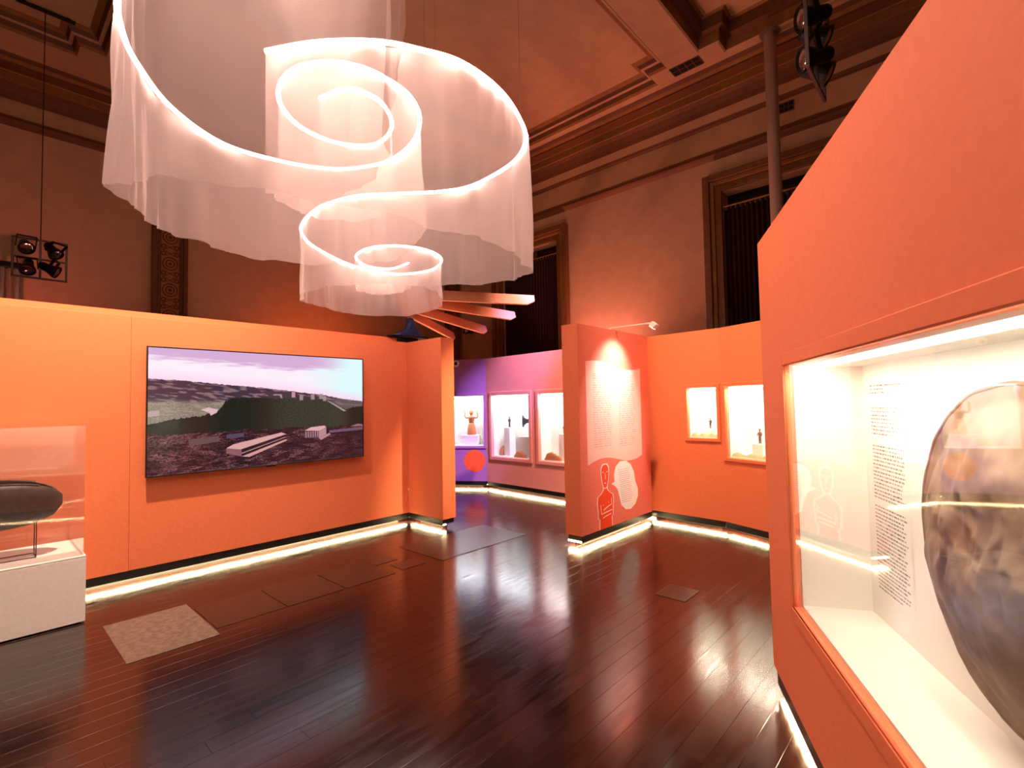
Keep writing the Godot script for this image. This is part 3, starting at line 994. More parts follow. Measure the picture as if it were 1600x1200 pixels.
# ======================================================================= screen
func build_television() -> void:
	var t := thing("television", "wide wall screen showing a landscape with a hilltop citadel", "television", Transform3D(Basis(), Vector3(2.198, 1.546, -5.611)))
	var w := 2.212
	var h := 1.206
	var st := ST()
	box(st, Vector3(-0.5, -0.3, 0.0005), Vector3(0.5, 0.3, 0.03))
	done(st, "wall_bracket", M.dark_metal, t)
	st = ST()
	box(st, Vector3(-w / 2 + 0.01, -h / 2 + 0.01, 0.03), Vector3(w / 2 - 0.01, h / 2 - 0.01, 0.075), Transform3D(), 0.01)
	done(st, "housing", M.black_plastic, t)
	st = ST()
	var e := 0.011
	box(st, Vector3(-w / 2, -h / 2, 0.06), Vector3(-w / 2 + e, h / 2, 0.085), Transform3D(), 0.002)
	box(st, Vector3(w / 2 - e, -h / 2, 0.06), Vector3(w / 2, h / 2, 0.085), Transform3D(), 0.002)
	box(st, Vector3(-w / 2 + e, -h / 2, 0.06), Vector3(w / 2 - e, -h / 2 + e, 0.085), Transform3D(), 0.002)
	box(st, Vector3(-w / 2 + e, h / 2 - e, 0.06), Vector3(w / 2 - e, h / 2, 0.085), Transform3D(), 0.002)
	var bezel := done(st, "bezel", M.black_plastic, t)
	st = ST()
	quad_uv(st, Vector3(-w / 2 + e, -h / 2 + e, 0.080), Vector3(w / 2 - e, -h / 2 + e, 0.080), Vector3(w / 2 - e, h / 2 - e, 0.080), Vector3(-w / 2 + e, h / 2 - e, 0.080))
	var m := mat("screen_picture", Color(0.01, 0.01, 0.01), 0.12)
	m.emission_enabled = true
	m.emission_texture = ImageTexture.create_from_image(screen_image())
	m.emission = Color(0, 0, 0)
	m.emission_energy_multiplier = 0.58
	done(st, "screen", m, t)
	st = ST()
	box(st, Vector3(-0.05, -h / 2 - 0.012, 0.06), Vector3(0.05, -h / 2, 0.08), Transform3D(), 0.003)
	done(st, "sensor", M.black_plastic, bezel)
	area(t, Transform3D(Basis(Vector3.UP, PI), Vector3(0, 0, 0.088)), Vector2(w - 0.03, h - 0.03), 0.06, Color(0.95, 0.85, 0.95), "screen_lamp")

func screen_image() -> Image:
	var w := 640
	var h := 352
	var im := Image.create(w, h, false, Image.FORMAT_RGB8)
	var n := FastNoiseLite.new()
	n.seed = 3
	n.frequency = 1.0
	n.fractal_octaves = 4
	var ridge := [[0.0, 0.245], [0.12, 0.255], [0.3, 0.285], [0.45, 0.305], [0.6, 0.335], [0.78, 0.375], [0.9, 0.415], [1.0, 0.435]]
	var rock := [[0.0, 0.60], [0.1, 0.565], [0.2, 0.545], [0.27, 0.50], [0.295, 0.43], [0.315, 0.40], [0.45, 0.395], [0.52, 0.40], [0.72, 0.40], [0.78, 0.42], [0.84, 0.47], [0.9, 0.515], [0.93, 0.50], [1.0, 0.485]]
	var line := func(tab: Array, q: float) -> float:
		for i in tab.size() - 1:
			if q <= tab[i + 1][0]:
				return lerpf(tab[i][1], tab[i + 1][1], (q - tab[i][0]) / (tab[i + 1][0] - tab[i][0]))
		return tab[-1][1]
	for x in w:
		var q := (x + 0.5) / w
		var ry: float = line.call(ridge, q) + 0.006 * n.get_noise_2d(q * 40.0, 0.0)
		var ky: float = line.call(rock, q) + 0.012 * n.get_noise_2d(q * 60.0, 5.0)
		for y in h:
			var v := (y + 0.5) / h
			var c: Color
			var a := n.get_noise_2d(q * 6.0, v * 30.0)
			var b := n.get_noise_2d(q * 70.0, v * 90.0)
			if v < ry:
				c = Color(1.0, 0.93, 0.98).lerp(Color(0.86, 0.98, 0.99), smoothstep(0.55, 0.95, q + a * 0.1))
				c = c.lerp(Color(0.84, 0.68, 0.84), smoothstep(0.0, -0.07, v - 0.10 - 0.12 * q + 0.20 * maxf(0.0, q - 0.55) + a * 0.05) * (1.0 - smoothstep(0.7, 0.95, q)))
				c = c.lerp(Color(0.98, 0.84, 0.94), smoothstep(0.1, 0.0, ry - v) * 0.8)
			elif v < ky:
				c = Color(0.27, 0.20, 0.26).lerp(Color(0.55, 0.43, 0.45), smoothstep(0.0, 0.35, n.get_noise_2d(q * 9.0 + v * 8.0, v * 34.0 - q * 10.0)))
				c = c.lerp(Color(0.62, 0.58, 0.50), smoothstep(0.40, 0.45, v) * (1.0 - smoothstep(0.28, 0.33, q)) * (0.75 + b * 0.4))
				c = c.lerp(Color(0.45, 0.42, 0.40), smoothstep(0.78, 0.85, q) * 0.6)
			elif v < 0.68 + 0.02 * a:
				c = Color(0.15, 0.17, 0.14).lerp(Color(0.24, 0.28, 0.22), smoothstep(0.42, 0.6, q) * (1.0 - smoothstep(0.85, 0.95, q)))  # greener patch: the vitrine's reflection on the screen, painted into the picture
				c = c.lerp(Color(0.05, 0.05, 0.05), clampf(0.4 + b * 0.9, 0.0, 1.0) * 0.6)
			else:
				var cell := Vector2i(int(q * 34.0 + 3.0 * n.get_noise_1d(v * 30.0)), int(v * 42.0))
				var k := fmod(absf(sin(cell.x * 12.9898 + cell.y * 78.233) * 43758.5453), 1.0)
				c = Color(0.20, 0.11, 0.14).lerp(Color(0.62, 0.40, 0.42), k * k * 0.9 * (1.0 - 0.5 * smoothstep(0.55, 1.0, q)))
				c = c.lerp(Color(0.08, 0.05, 0.07), clampf(b * 1.6 + 0.2, 0.0, 0.85))
				c = c.lerp(Color(0.62, 0.33, 0.27), clampf(n.get_noise_2d(q * 30.0, v * 40.0), 0.0, 1.0) * smoothstep(0.45, 0.2, q) * 0.9)
			im.set_pixel(x, y, c)
	# buildings on the hilltop, the long colonnaded hall and the temple below
	var poly := func(pts: Array, col: Color) -> void:
		var pv := PackedVector2Array()
		for p in pts:
			pv.append(Vector2(p[0] * w, p[1] * h))
		var r := Rect2(pv[0], Vector2.ZERO)
		for p in pv:
			r = r.expand(p)
		for yy in range(int(r.position.y), int(r.end.y) + 1):
			for xx in range(int(r.position.x), int(r.end.x) + 1):
				if xx >= 0 and yy >= 0 and xx < w and yy < h and Geometry2D.is_point_in_polygon(Vector2(xx + 0.5, yy + 0.5), pv):
					im.set_pixel(xx, yy, col)
	poly.call([[0.485, 0.345], [0.60, 0.34], [0.60, 0.40], [0.485, 0.40]], Color(0.27, 0.22, 0.26))
	poly.call([[0.51, 0.365], [0.55, 0.365], [0.555, 0.40], [0.545, 0.40], [0.54, 0.375], [0.51, 0.375]], Color(0.66, 0.55, 0.55))
	poly.call([[0.60, 0.34], [0.618, 0.34], [0.618, 0.395], [0.60, 0.395]], Color(0.78, 0.55, 0.60))
	for k in [[0.64, 0.39], [0.70, 0.385], [0.745, 0.38], [0.765, 0.40]]:
		poly.call([[k[0], k[1] - 0.02], [k[0] + 0.02, k[1] - 0.02], [k[0] + 0.02, k[1] + 0.03], [k[0], k[1] + 0.03]], Color(0.62, 0.54, 0.54))
	poly.call([[0.79, 0.43], [0.80, 0.43], [0.90, 0.53], [0.885, 0.535]], Color(0.66, 0.62, 0.60))
	poly.call([[0.195, 0.495], [0.225, 0.475], [0.265, 0.495], [0.26, 0.52], [0.235, 0.545], [0.23, 0.52]], Color(0.86, 0.72, 0.74))
	poly.call([[0.0, 0.50], [0.04, 0.495], [0.04, 0.535], [0.0, 0.545]], Color(0.70, 0.60, 0.62))
	poly.call([[0.30, 0.825], [0.33, 0.795], [0.55, 0.715], [0.575, 0.735], [0.365, 0.845]], Color(0.85, 0.64, 0.62))
	poly.call([[0.36, 0.845], [0.57, 0.735], [0.57, 0.785], [0.365, 0.91]], Color(0.20, 0.12, 0.15))
	poly.call([[0.365, 0.875], [0.57, 0.757], [0.57, 0.763], [0.365, 0.882]], Color(0.80, 0.60, 0.60))
	poly.call([[0.365, 0.905], [0.57, 0.780], [0.58, 0.79], [0.40, 0.915]], Color(0.82, 0.60, 0.58))
	poly.call([[0.30, 0.825], [0.365, 0.845], [0.365, 0.905], [0.30, 0.87]], Color(0.55, 0.36, 0.38))
	poly.call([[0.665, 0.71], [0.70, 0.68], [0.775, 0.67], [0.785, 0.69], [0.745, 0.72]], Color(0.86, 0.66, 0.68))
	poly.call([[0.665, 0.715], [0.742, 0.722], [0.742, 0.79], [0.665, 0.78]], Color(0.36, 0.24, 0.30))
	poly.call([[0.742, 0.722], [0.785, 0.695], [0.785, 0.755], [0.742, 0.79]], Color(0.72, 0.53, 0.58))
	for k in 6:
		var px := 0.672 + k * 0.0125
		poly.call([[px, 0.722], [px + 0.005, 0.722], [px + 0.005, 0.78], [px, 0.778]], Color(0.72, 0.56, 0.60))
	poly.call([[0.742, 0.79], [0.80, 0.745], [0.81, 0.76], [0.755, 0.81]], Color(0.74, 0.52, 0.56))
	poly.call([[0.15, 0.735], [0.27, 0.715], [0.27, 0.765], [0.15, 0.79]], Color(0.40, 0.30, 0.31))
	poly.call([[0.30, 0.71], [0.375, 0.70], [0.375, 0.735], [0.30, 0.745]], Color(0.34, 0.29, 0.36))
	poly.call([[0.80, 0.72], [1.0, 0.70], [1.0, 0.73], [0.80, 0.745]], Color(0.42, 0.33, 0.42))
	poly.call([[0.92, 0.69], [0.97, 0.665], [1.0, 0.675], [1.0, 0.695]], Color(0.58, 0.40, 0.44))
	return im

# ======================================================================= plinth, cover and bronze vessel
func build_plinth() -> void:
	var x0 := -0.95
	var x1 := 0.607
	var z0 := -5.56
	var z1 := -4.87
	var h := 0.492
	var t := thing("plinth", "long low white plinth under the acrylic cover", "plinth", Transform3D(Basis(), Vector3((x0 + x1) / 2, 0, (z0 + z1) / 2)))
	var hx := (x1 - x0) / 2
	var hz := (z1 - z0) / 2
	var st := ST()
	box(st, Vector3(-hx, 0.012, -hz), Vector3(hx, h - 0.014, hz), Transform3D(), 0.003)
	done(st, "body", M.white_paint, t)
	st = ST()
	box(st, Vector3(-hx + 0.02, 0.0005, -hz + 0.02), Vector3(hx - 0.02, 0.012, hz - 0.02))
	done(st, "foot", M.core, t)
	st = ST()
	box(st, Vector3(-hx, h - 0.013, -hz), Vector3(hx, h, hz), Transform3D(), 0.003)
	done(st, "top_board", M.white_paint, t)
	var cvr := thing("acrylic_cover", "clear acrylic box over the bronze vessel", "cover", Transform3D(Basis(), Vector3((x0 + x1) / 2, h + 0.0005, (z0 + z1) / 2)))
	var ch := 0.955
	var e := 0.005
	var i := 0.012
	for p in [[Vector3(-hx + i, 0, hz - i - e), Vector3(hx - i, ch, hz - i)], [Vector3(-hx + i, 0, -hz + i), Vector3(hx - i, ch, -hz + i + e)], [Vector3(-hx + i, 0, -hz + i + e), Vector3(-hx + i + e, ch, hz - i - e)], [Vector3(hx - i - e, 0, -hz + i + e), Vector3(hx - i, ch, hz - i - e)]]:
		st = ST()
		box(st, p[0], p[1])
		done(st, "side_sheet", M.acrylic, cvr)
	st = ST()
	box(st, Vector3(-hx + i, ch, -hz + i), Vector3(hx - i, ch + e, hz - i))
	done(st, "top_sheet", M.acrylic, cvr)
	# vessel: a long pointed bronze trough
	var c := Vector3(-0.17, 0, -5.18)
	var v := thing("bronze_vessel", "long dark bronze trough with pointed end on a wire stand", "vessel", Transform3D(Basis(), Vector3(c.x, 0.70, c.z)))
	var nz := FastNoiseLite.new()
	nz.seed = 4
	nz.frequency = 2.2
	var L := 0.67
	var rings := []
	var inner := []
	for k in 29:
		var q := k / 28.0 * 2.0 - 1.0
		var wgt := pow(maxf(0.0, 1.0 - pow(absf(q), 4.2)), 0.5)
		var cx := q * L
		var bot := lerpf(0.15, 0.0, pow(wgt, 1.1))
		var top := lerpf(0.22, 0.35, pow(wgt, 1.3))
		var wd := 0.185 * wgt + 0.004
		var ring := []
		var ring2 := []
		for s in 17:
			var a := lerpf(-0.12, PI + 0.12, s / 16.0)      # from one lip under the belly to the other
			var yy := lerpf(top, bot, clampf(sin(clampf(a, 0, PI)), 0.0, 1.0))
			var zz := cos(a) * wd * (1.0 + 0.08 * sin(a * 2.0) * 0.0) * (1.0 if yy > bot + 0.02 else 1.0)
			if s == 0 or s == 16:
				yy = top + 0.004
				zz *= 0.9
			var bump := 0.010 * nz.get_noise_3d(cx * 2.0, yy * 4.0, zz * 4.0)
			ring.append(Vector3(cx, yy + bump * 0.3, zz + bump))
			ring2.append(Vector3(cx * 0.985, yy + 0.012 if s > 0 and s < 16 else yy, zz * 0.92))
		rings.append(ring)
		inner.append(ring2)
	st = ST()
	st.set_smooth_group(0)
	loft(st, rings, false, false, false)
	for k in 28:
		for s in [0, 16]:
			quad(st, rings[k][s], rings[k + 1][s], inner[k + 1][s], inner[k][s])
	done(st, "shell", M.vessel_bronze, v)
	st = ST()
	st.set_smooth_group(0)
	loft(st, inner, false, false, false)
	done(st, "hollow", M.vessel_bronze, v)
	for s in [0, 16]:
		st = ST()
		var lip := []
		for k in range(3, 26):
			lip.append(rings[k][s])
		tube(st, lip, 0.007, 8)
		done(st, "lip", M.vessel_bronze, v)
	# wire stand on the plinth
	var sd := thing("wire_stand", "thin dark wire stand under the bronze vessel", "stand", Transform3D(Basis(), Vector3(c.x, h + 0.0005, c.z)))
	for xx in [-0.52, 0.03, 0.52]:
		for zz in [-0.06, 0.10]:
			st = ST()
			tube(st, [Vector3(xx, 0.005, zz), Vector3(xx, 0.21 + (0.035 if absf(xx) > 0.4 else 0.0) + absf(zz) * 0.2, zz)], 0.0035, 6)
			done(st, "leg", M.dark_metal, sd)
		st = ST()
		tube(st, [Vector3(xx, 0.005, -0.06), Vector3(xx, 0.005, 0.10)], 0.0035, 6)
		done(st, "crossbar", M.dark_metal, sd)
	for zz in [-0.06, 0.10]:
		st = ST()
		tube(st, [Vector3(-0.52, 0.005, zz), Vector3(0.52, 0.005, zz)], 0.0035, 6)
		done(st, "rail", M.dark_metal, sd)

# ======================================================================= chandelier of two sheer ribbons
func ribbon(t: Node3D, flat: Array, drops: Array, sd: int, energy: float) -> void:
	var raw := PackedVector2Array()
	for i in range(0, flat.size(), 2):
		raw.append(Vector2(flat[i], flat[i + 1]))
	var p := smooth_curve(raw, 0.035)
	var n := p.size()
	# the light strip: a flat profile with rounded lower face
	var pts := []
	for q in p:
		pts.append(Vector3(q.x, STRIP_Y, q.y))
	var st := ST()
	st.set_smooth_group(0)
	tube(st, pts, 0.011, 8)
	done(st, "light_strip", M.led_pendant, t)
	# cloth, gathered on the strip and hanging with folds
	var nz := FastNoiseLite.new()
	nz.seed = sd
	nz.frequency = 1.0
	nz.fractal_octaves = 2
	var rows := 16
	var prev := []
	var c := ST()
	c.set_smooth_group(0)
	var s := 0.0
	var total := (n - 1) * 0.035
	for i in n:
		var a := p[maxi(i - 1, 0)]
		var b := p[mini(i + 1, n - 1)]
		var nrm := (b - a).normalized().orthogonal()
		var q := s / total
		var drop := 0.0
		for k in drops.size() - 1:
			if q >= drops[k][0] and q <= drops[k + 1][0]:
				drop = lerpf(drops[k][1], drops[k + 1][1], (q - drops[k][0]) / (drops[k + 1][0] - drops[k][0]))
		if drop == 0.0:
			drop = drops[-1][1]
		drop += 0.012 * nz.get_noise_2d(s * 3.0, 40.0)
		var cur := []
		for r in rows + 1:
			var v := float(r) / rows
			var fold := 0.05 * nz.get_noise_2d(s * 2.2, v * 0.35) * (0.25 + 0.75 * v) + 0.03 * nz.get_noise_2d(s * 9.0, 10.0 + v * 0.5) * (0.5 + 0.5 * v) + 0.012 * nz.get_noise_2d(s * 24.0, 20.0 + v) * (1.0 - 0.7 * v)
			var o := p[i] + nrm * fold * smoothstep(0.0, 0.7, s)
			cur.append(Vector3(o.x, STRIP_Y - 0.012 - v * drop, o.y))
		if i > 0:
			for r in rows:
				quad(c, prev[r], cur[r], cur[r + 1], prev[r + 1])
		prev = cur
		s += 0.035
	done(c, "sheer_cloth", M.sheer, t)
	# lamps along the strip
	var step := 20
	for i in range(0, n - step, step):
		var m := p[i + step / 2]
		var d := (p[i + step] - p[i]).normalized()
		var bx := Vector3(d.x, 0, d.y)
		area(t, Transform3D(Basis(bx, bx.cross(Vector3.UP) * -1.0, Vector3.UP), Vector3(m.x, STRIP_Y - 0.012, m.y)), Vector2(0.66, 0.02), energy, Color(1.0, 0.84, 0.79))
	# wires up to the ceiling
	for i in range(4, n, int(n / 7.0)):
		st = ST()
		tube(st, [Vector3(p[i].x, STRIP_Y, p[i].y), Vector3(p[i].x, 6.9, p[i].y)], 0.0012, 5)
		done(st, "suspension_wire", M.grey_metal, t)

func build_chandelier() -> void:
	var t := thing("chandelier", "spiralling white light strips hung with sheer white cloth", "chandelier")
	ribbon(t, [0.465, -0.642, 0.509, -0.707, 0.603, -0.849, 0.752, -1.109, 0.859, -1.383, 0.870, -1.563, 0.792, -1.687, 0.635, -1.724, 0.471, -1.806, 0.379, -1.898, 0.357, -2.315, 0.403, -2.546, 0.497, -2.759, 0.702, -3.046, 1.010, -3.242, 1.339, -3.212, 1.586, -3.099, 1.731, -2.940, 1.820, -2.700, 1.789, -2.417, 1.667, -2.185, 1.508, -2.060, 1.335, -2.029, 1.208, -2.048, 1.090, -2.126, 1.009, -2.279, 1.013, -2.459, 1.097, -2.624, 1.271, -2.746, 1.488, -2.745, 1.644, -2.607, 1.613, -2.378, 1.463, -2.225, 1.334, -2.201, 1.251, -2.242, 1.199, -2.408],
		[[0.0, 0.87], [0.2, 0.86], [0.29, 0.72], [0.40, 0.64], [0.6, 0.64], [0.75, 0.52], [1.0, 0.40]], 11, 0.2)
	ribbon(t, [0.869, -2.254, 0.975, -2.075, 1.083, -1.940, 1.203, -1.827, 1.324, -1.758, 1.522, -1.679, 1.792, -1.692, 2.056, -1.787, 2.258, -1.919, 2.407, -2.167, 2.452, -2.587, 2.357, -2.835, 2.176, -3.065, 1.965, -3.341, 1.865, -3.697, 1.906, -4.119, 2.035, -4.438, 2.329, -4.752, 2.934, -5.067, 3.463, -5.023, 3.645, -4.612, 3.478, -4.197, 3.158, -4.034, 2.851, -4.131, 2.692, -4.400, 2.762, -4.755, 3.038, -4.968, 3.280, -4.884, 3.290, -4.549],
		[[0.0, 0.64], [0.08, 0.80], [0.18, 0.80], [0.28, 0.70], [0.4, 0.64], [0.55, 0.56], [0.72, 0.46], [0.82, 0.36], [1.0, 0.28]], 12, 0.2)

# ======================================================================= fanned planks on the wall corner
func build_plank_fan() -> void:
	var c := Vector3(4.105, WALL_H, -5.655)
	var t := thing("plank_fan", "fan of pale wooden planks on a blue-footed post above the orange wall", "sculpture", Transform3D(Basis(), c))
	var st := ST()
	# foot: a pointed dark plate with a flared blue neck
	prism(st, PackedVector2Array([Vector2(-0.34, 0.05), Vector2(-0.06, -0.14), Vector2(0.24, -0.10), Vector2(0.26, 0.10), Vector2(0.02, 0.16)]), 0.025, Transform3D(Basis(Vector3.RIGHT, -PI / 2) , Vector3(0, 0.067, 0)))
	done(st, "foot_plate", M.core, t)
	st = ST()
	var rings := []
	for k in [[0.092, 0.30, 0.22, -0.04, 0.10], [0.13, 0.20, 0.2, -0.04, 0.085], [0.18, 0.10, 0.16, -0.02, 0.07], [0.25, 0.055, 0.10, 0.0, 0.055], [0.34, 0.05, 0.05, 0.0, 0.05]]:
		var ring := []
		for i in 16:
			var a := TAU * i / 16
			ring.append(Vector3((cos(a) * (k[1] if cos(a) < 0 else k[2])) + k[3] * 0.0, k[0], -sin(a) * k[4]))
		rings.append(ring)
	st.set_smooth_group(0)
	loft(st, rings)
	done(st, "flared_neck", M.blue_metal, t)
	st = ST()
	box(st, Vector3(-0.2, 0.0, -0.02), Vector3(0.12, 0.068, 0.02))
	done(st, "clamp", M.core, t)
	st = ST()
	tube(st, [Vector3(0, 0.3, 0), Vector3(0, 0.74, 0)], 0.035, 12)
	done(st, "post", M.pale_wood, t)
	for b in [[3.101, Vector3(5.58, 3.063, -4.632)], [3.03, Vector3(5.911, 2.957, -5.315)], [2.923, Vector3(5.953, 2.813, -6.02)], [2.835, Vector3(5.651, 2.728, -6.503)]]:
		var from := Vector3(0, b[0] - c.y, 0)
		var to: Vector3 = b[1] - c
		var d := (to - from)
		var l := d.length()
		d = d.normalized()
		var side := d.cross(Vector3.UP).normalized()
		var x := Transform3D(Basis(d, side.cross(d), side), from)
		st = ST()
		prism(st, PackedVector2Array([Vector2(-0.2, -0.08), Vector2(l - 0.11, -0.08), Vector2(l, -0.02), Vector2(l, 0.08), Vector2(-0.2, 0.08)]), 0.028, x * Transform3D(Basis(Vector3.RIGHT, deg_to_rad(-20.0)), Vector3(0, 0, -0.014)))
		done(st, "plank", M.pale_wood, t)

# ======================================================================= stage lights
func spot_head(t: Node3D, at: Transform3D, r := 0.085, lens := "lens") -> void:   # shines along its own -z
	var st := ST()
	st.set_smooth_group(-1)
	var rot := Transform3D(Basis(Vector3.RIGHT, -PI / 2))          # lathe axis y to -z
	lathe(st, [Vector2(r * 0.5, -0.16), Vector2(r * 0.62, -0.14), Vector2(r * 0.7, -0.06), Vector2(r, 0.0), Vector2(r * 1.05, 0.015), Vector2(r * 1.05, 0.03), Vector2(r * 0.95, 0.03), Vector2(r * 0.9, 0.012)], 24, at * rot, false)
	var housing := done(st, "lamp_housing", M.dark_metal, t)
	st = ST()
	st.set_smooth_group(0)
	lathe(st, [Vector2(r * 0.93, 0.012), Vector2(r * 0.7, 0.024), Vector2(r * 0.35, 0.031), Vector2(0.001, 0.033)], 24, at * rot, false)
	done(st, "lamp_lens", M[lens], housing)
	st = ST()
	for s in [-1.0, 1.0]:
		box(st, Vector3(s * (r + 0.012) - 0.004, -0.015, -0.03), Vector3(s * (r + 0.012) + 0.004, r + 0.05, 0.0), at * Transform3D(Basis(), Vector3(0, 0, 0.06)))
	box(st, Vector3(-r - 0.016, r + 0.045, 0.03), Vector3(r + 0.016, r + 0.053, 0.06), at)
	done(st, "yoke", M.dark_metal, t)

func lamp_frame(called: String, label: String, c: Vector3, w: float, h: float, heads: Array, cable_top: float) -> Node3D:
	var t := thing(called, label, "stage light", Transform3D(Basis(), c))
	var bar := func(a: Vector3, b: Vector3, r: float) -> void:
		var st := ST()
		box(st, Vector3(minf(a.x, b.x) - r, minf(a.y, b.y) - r, -r), Vector3(maxf(a.x, b.x) + r, maxf(a.y, b.y) + r, r), Transform3D(), 0.003)
		done(st, "frame_bar", M.grey_metal, t)
	var r := 0.011
	for y in [-h / 2, 0.0, h / 2]:
		bar.call(Vector3(-w / 2, y, 0), Vector3(w / 2, y, 0), r)
	for x in [-w / 2, 0.0, w / 2]:
		bar.call(Vector3(x, -h / 2 + 2.2 * r, 0), Vector3(x, h / 2 - 2.2 * r, 0), r * 0.98)
	for hd in heads:
		spot_head(t, hd, 0.075)
	var st2 := ST()
	tube(st2, [Vector3(0, h / 2, 0), Vector3(0, cable_top - c.y, 0)], 0.0055, 6)
	done(st2, "cable", M.dark_metal, t)
	return t

func build_stage_lights() -> void:
	# four-lamp frame over the far side of the screen wall
	var heads := []
	for k in [[-0.125, 0.115, Vector3(0.1, -0.7, 1)], [0.13, 0.09, Vector3(0.5, -0.9, 0.6)], [-0.11, -0.14, Vector3(-0.1, -0.8, 0.7)], [0.13, -0.13, Vector3(0.9, -0.5, 0.3)]]:
		heads.append(Transform3D(Basis.looking_at(k[2], Vector3.UP), Vector3(k[0], k[1], 0.03)))
	lamp_frame("lamp_frame", "square four-lamp spotlight frame hanging by a long cable behind the screen wall", Vector3(0.55, 3.405, -8.2), 0.475, 0.465, heads, CEIL + 0.18)
	var t := thing("ceiling_rail", "short dark metal rail on the ceiling holding the long cable", "rail", Transform3D(Basis(), Vector3(0.56, CEIL + 0.18, -8.2)))
	var st := ST()
	box(st, Vector3(-0.27, -0.035, -0.03), Vector3(0.27, -0.012, 0.03), Transform3D(), 0.004)
	done(st, "rail_body", M.dark_metal, t)
	for s in [-0.2, 0.2]:
		st = ST()
		box(st, Vector3(s - 0.02, -0.013, -0.02), Vector3(s + 0.02, -0.0005, 0.02))
		done(st, "mounting_foot", M.dark_metal, t)
	# the same frame, edge on, over the near orange wall
	heads = []
	for k in [[-0.15, 0.13, Vector3(-0.7, -0.25, -1)], [-0.14, -0.14, Vector3(-0.75, -0.2, -1)], [0.14, 0.13, Vector3(0.2, -0.6, 1)], [0.14, -0.13, Vector3(0.2, -0.6, 1)]]:
		heads.append(Transform3D(Basis.looking_at(k[2], Vector3.UP), Vector3(k[0], k[1], 0.03 * signf(k[2].z))))
	lamp_frame("lamp_frame", "square four-lamp spotlight frame seen edge-on beside the steel pole", Vector3(3.83, 3.93, -0.665), 0.5, 0.52, heads, CEIL + 0.37)
	# spotlight with its arm on the partition
	t = thing("arm_spotlight", "small white spotlight on a thin arm above the text panel", "spotlight", Transform3D(Basis(), Vector3(5.24, WALL_H, -3.2)))
	st = ST()
	box(st, Vector3(-0.03, 0.0005, -0.05), Vector3(0.03, 0.012, 0.05), Transform3D(), 0.003)
	done(st, "clamp_plate", M.white_plastic, t)
	st = ST()
	tube(st, [Vector3(0, 0.012, 0), Vector3(0, 0.03, 0.05), Vector3(0.01, 0.03, 0.58)], 0.007, 8)
	done(st, "arm", M.white_plastic, t)
	var head := aimed(Vector3(0.012, 0.0, 0.60), Vector3(-0.05, -0.55, 0.10))
	st = ST()
	box(st, Vector3(-0.05, -0.035, -0.03), Vector3(0.05, 0.035, 0.03), head, 0.006)
	var lh := done(st, "lamp_head", M.white_plastic, t)
	st = ST()
	box(st, Vector3(-0.04, -0.025, -0.034), Vector3(0.04, 0.025, -0.0305), head)
	done(st, "lamp_face", M.lamp_face, lh)
	spot(t, Vector3(5.24, WALL_H, -3.2) + head * Vector3(0, 0, -0.05), Vector3(5.19, 1.87, -3.1), 42.0, 2.2, Color(1.0, 0.93, 0.88), 0.03, 1.0)
	# ceiling-hung spotlights that wash the walls
	hung_spot("white spotlight hung over the plinth washing the screen wall", Vector3(0.62, 4.9, -4.15), Vector3(0.72, 1.35, -5.6), 44.0, 19.0, Color(1.0, 0.87, 0.74))
	hung_spot("blue spotlight hung over the chandelier washing the violet wall", Vector3(4.95, 6.1, -2.3), Vector3(6.6, 1.25, -6.55), 9.5, 56.0, Color(0.55, 0.52, 1.0))
	hung_spot("pink spotlight hung over the chandelier washing the salmon wall", Vector3(4.7, 6.1, -2.3), Vector3(6.45, 1.35, -5.3), 18.0, 38.0, Color(1.0, 0.76, 0.70))
	hung_spot("warm spotlight hung over the passage washing the bent orange wall", Vector3(3.6, 5.9, -1.6), Vector3(6.05, 1.3, -2.5), 24.0, 22.0, Color(1.0, 0.84, 0.68))
	hung_spot("warm spotlight hung in front of the near orange wall", Vector3(2.7, 5.7, -2.6), Vector3(2.0, 1.9, -0.35), 38.0, 8.0, Color(1.0, 0.84, 0.74))
	hung_spot("added white spotlight out of view brightening the end of the screen wall return", Vector3(4.5, 5.9, -1.6), Vector3(4.5, 1.2, -4.89), 9.5, 54.0, Color(1.0, 0.86, 0.70))  # added out of view to brighten the return's end face
	# floodlights standing behind the exhibition walls, colouring the hall
	flood("pink floodlight behind the partition facing the window wall", Vector3(7.2, 0, -4.7), Vector3(7.6, 3.0, -4.6), 5.5, Color(1.0, 0.56, 0.49))
	flood("pink floodlight behind the screen wall facing the far wall", Vector3(0.1, 0, -8.3), Vector3(0.0, 3.0, -9.7), 1.6, Color(1.0, 0.46, 0.40))
	flood("orange floodlight behind the screen wall corner facing the far wall", Vector3(4.6, 0, -8.4), Vector3(4.6, 2.7, -9.7), 2.6, Color(1.0, 0.40, 0.18))
	flood("added orange floodlight hidden behind the screen wall corner to light the fanned planks", Vector3(4.7, 0, -6.4), Vector3(5.3, 3.0, -5.4), 2.5, Color(1.0, 0.62, 0.46))  # unseen lamp put in to light the planks from below

func hung_spot(label: String, from: Vector3, to: Vector3, angle: float, energy: float, c: Color) -> void:
	var t := thing("hung_spotlight", label, "spotlight", Transform3D(Basis(), from))
	spot_head(t, aimed(Vector3.ZERO, to - from), 0.07)
	var st := ST()
	tube(st, [Vector3(0, 0.09, 0), Vector3(0, 6.9 - from.y, 0)], 0.008, 6)
	done(st, "cable", M.dark_metal, t)
	spot(t, from + (to - from).normalized() * 0.06, to, angle, energy, c, 0.05, 0.9)

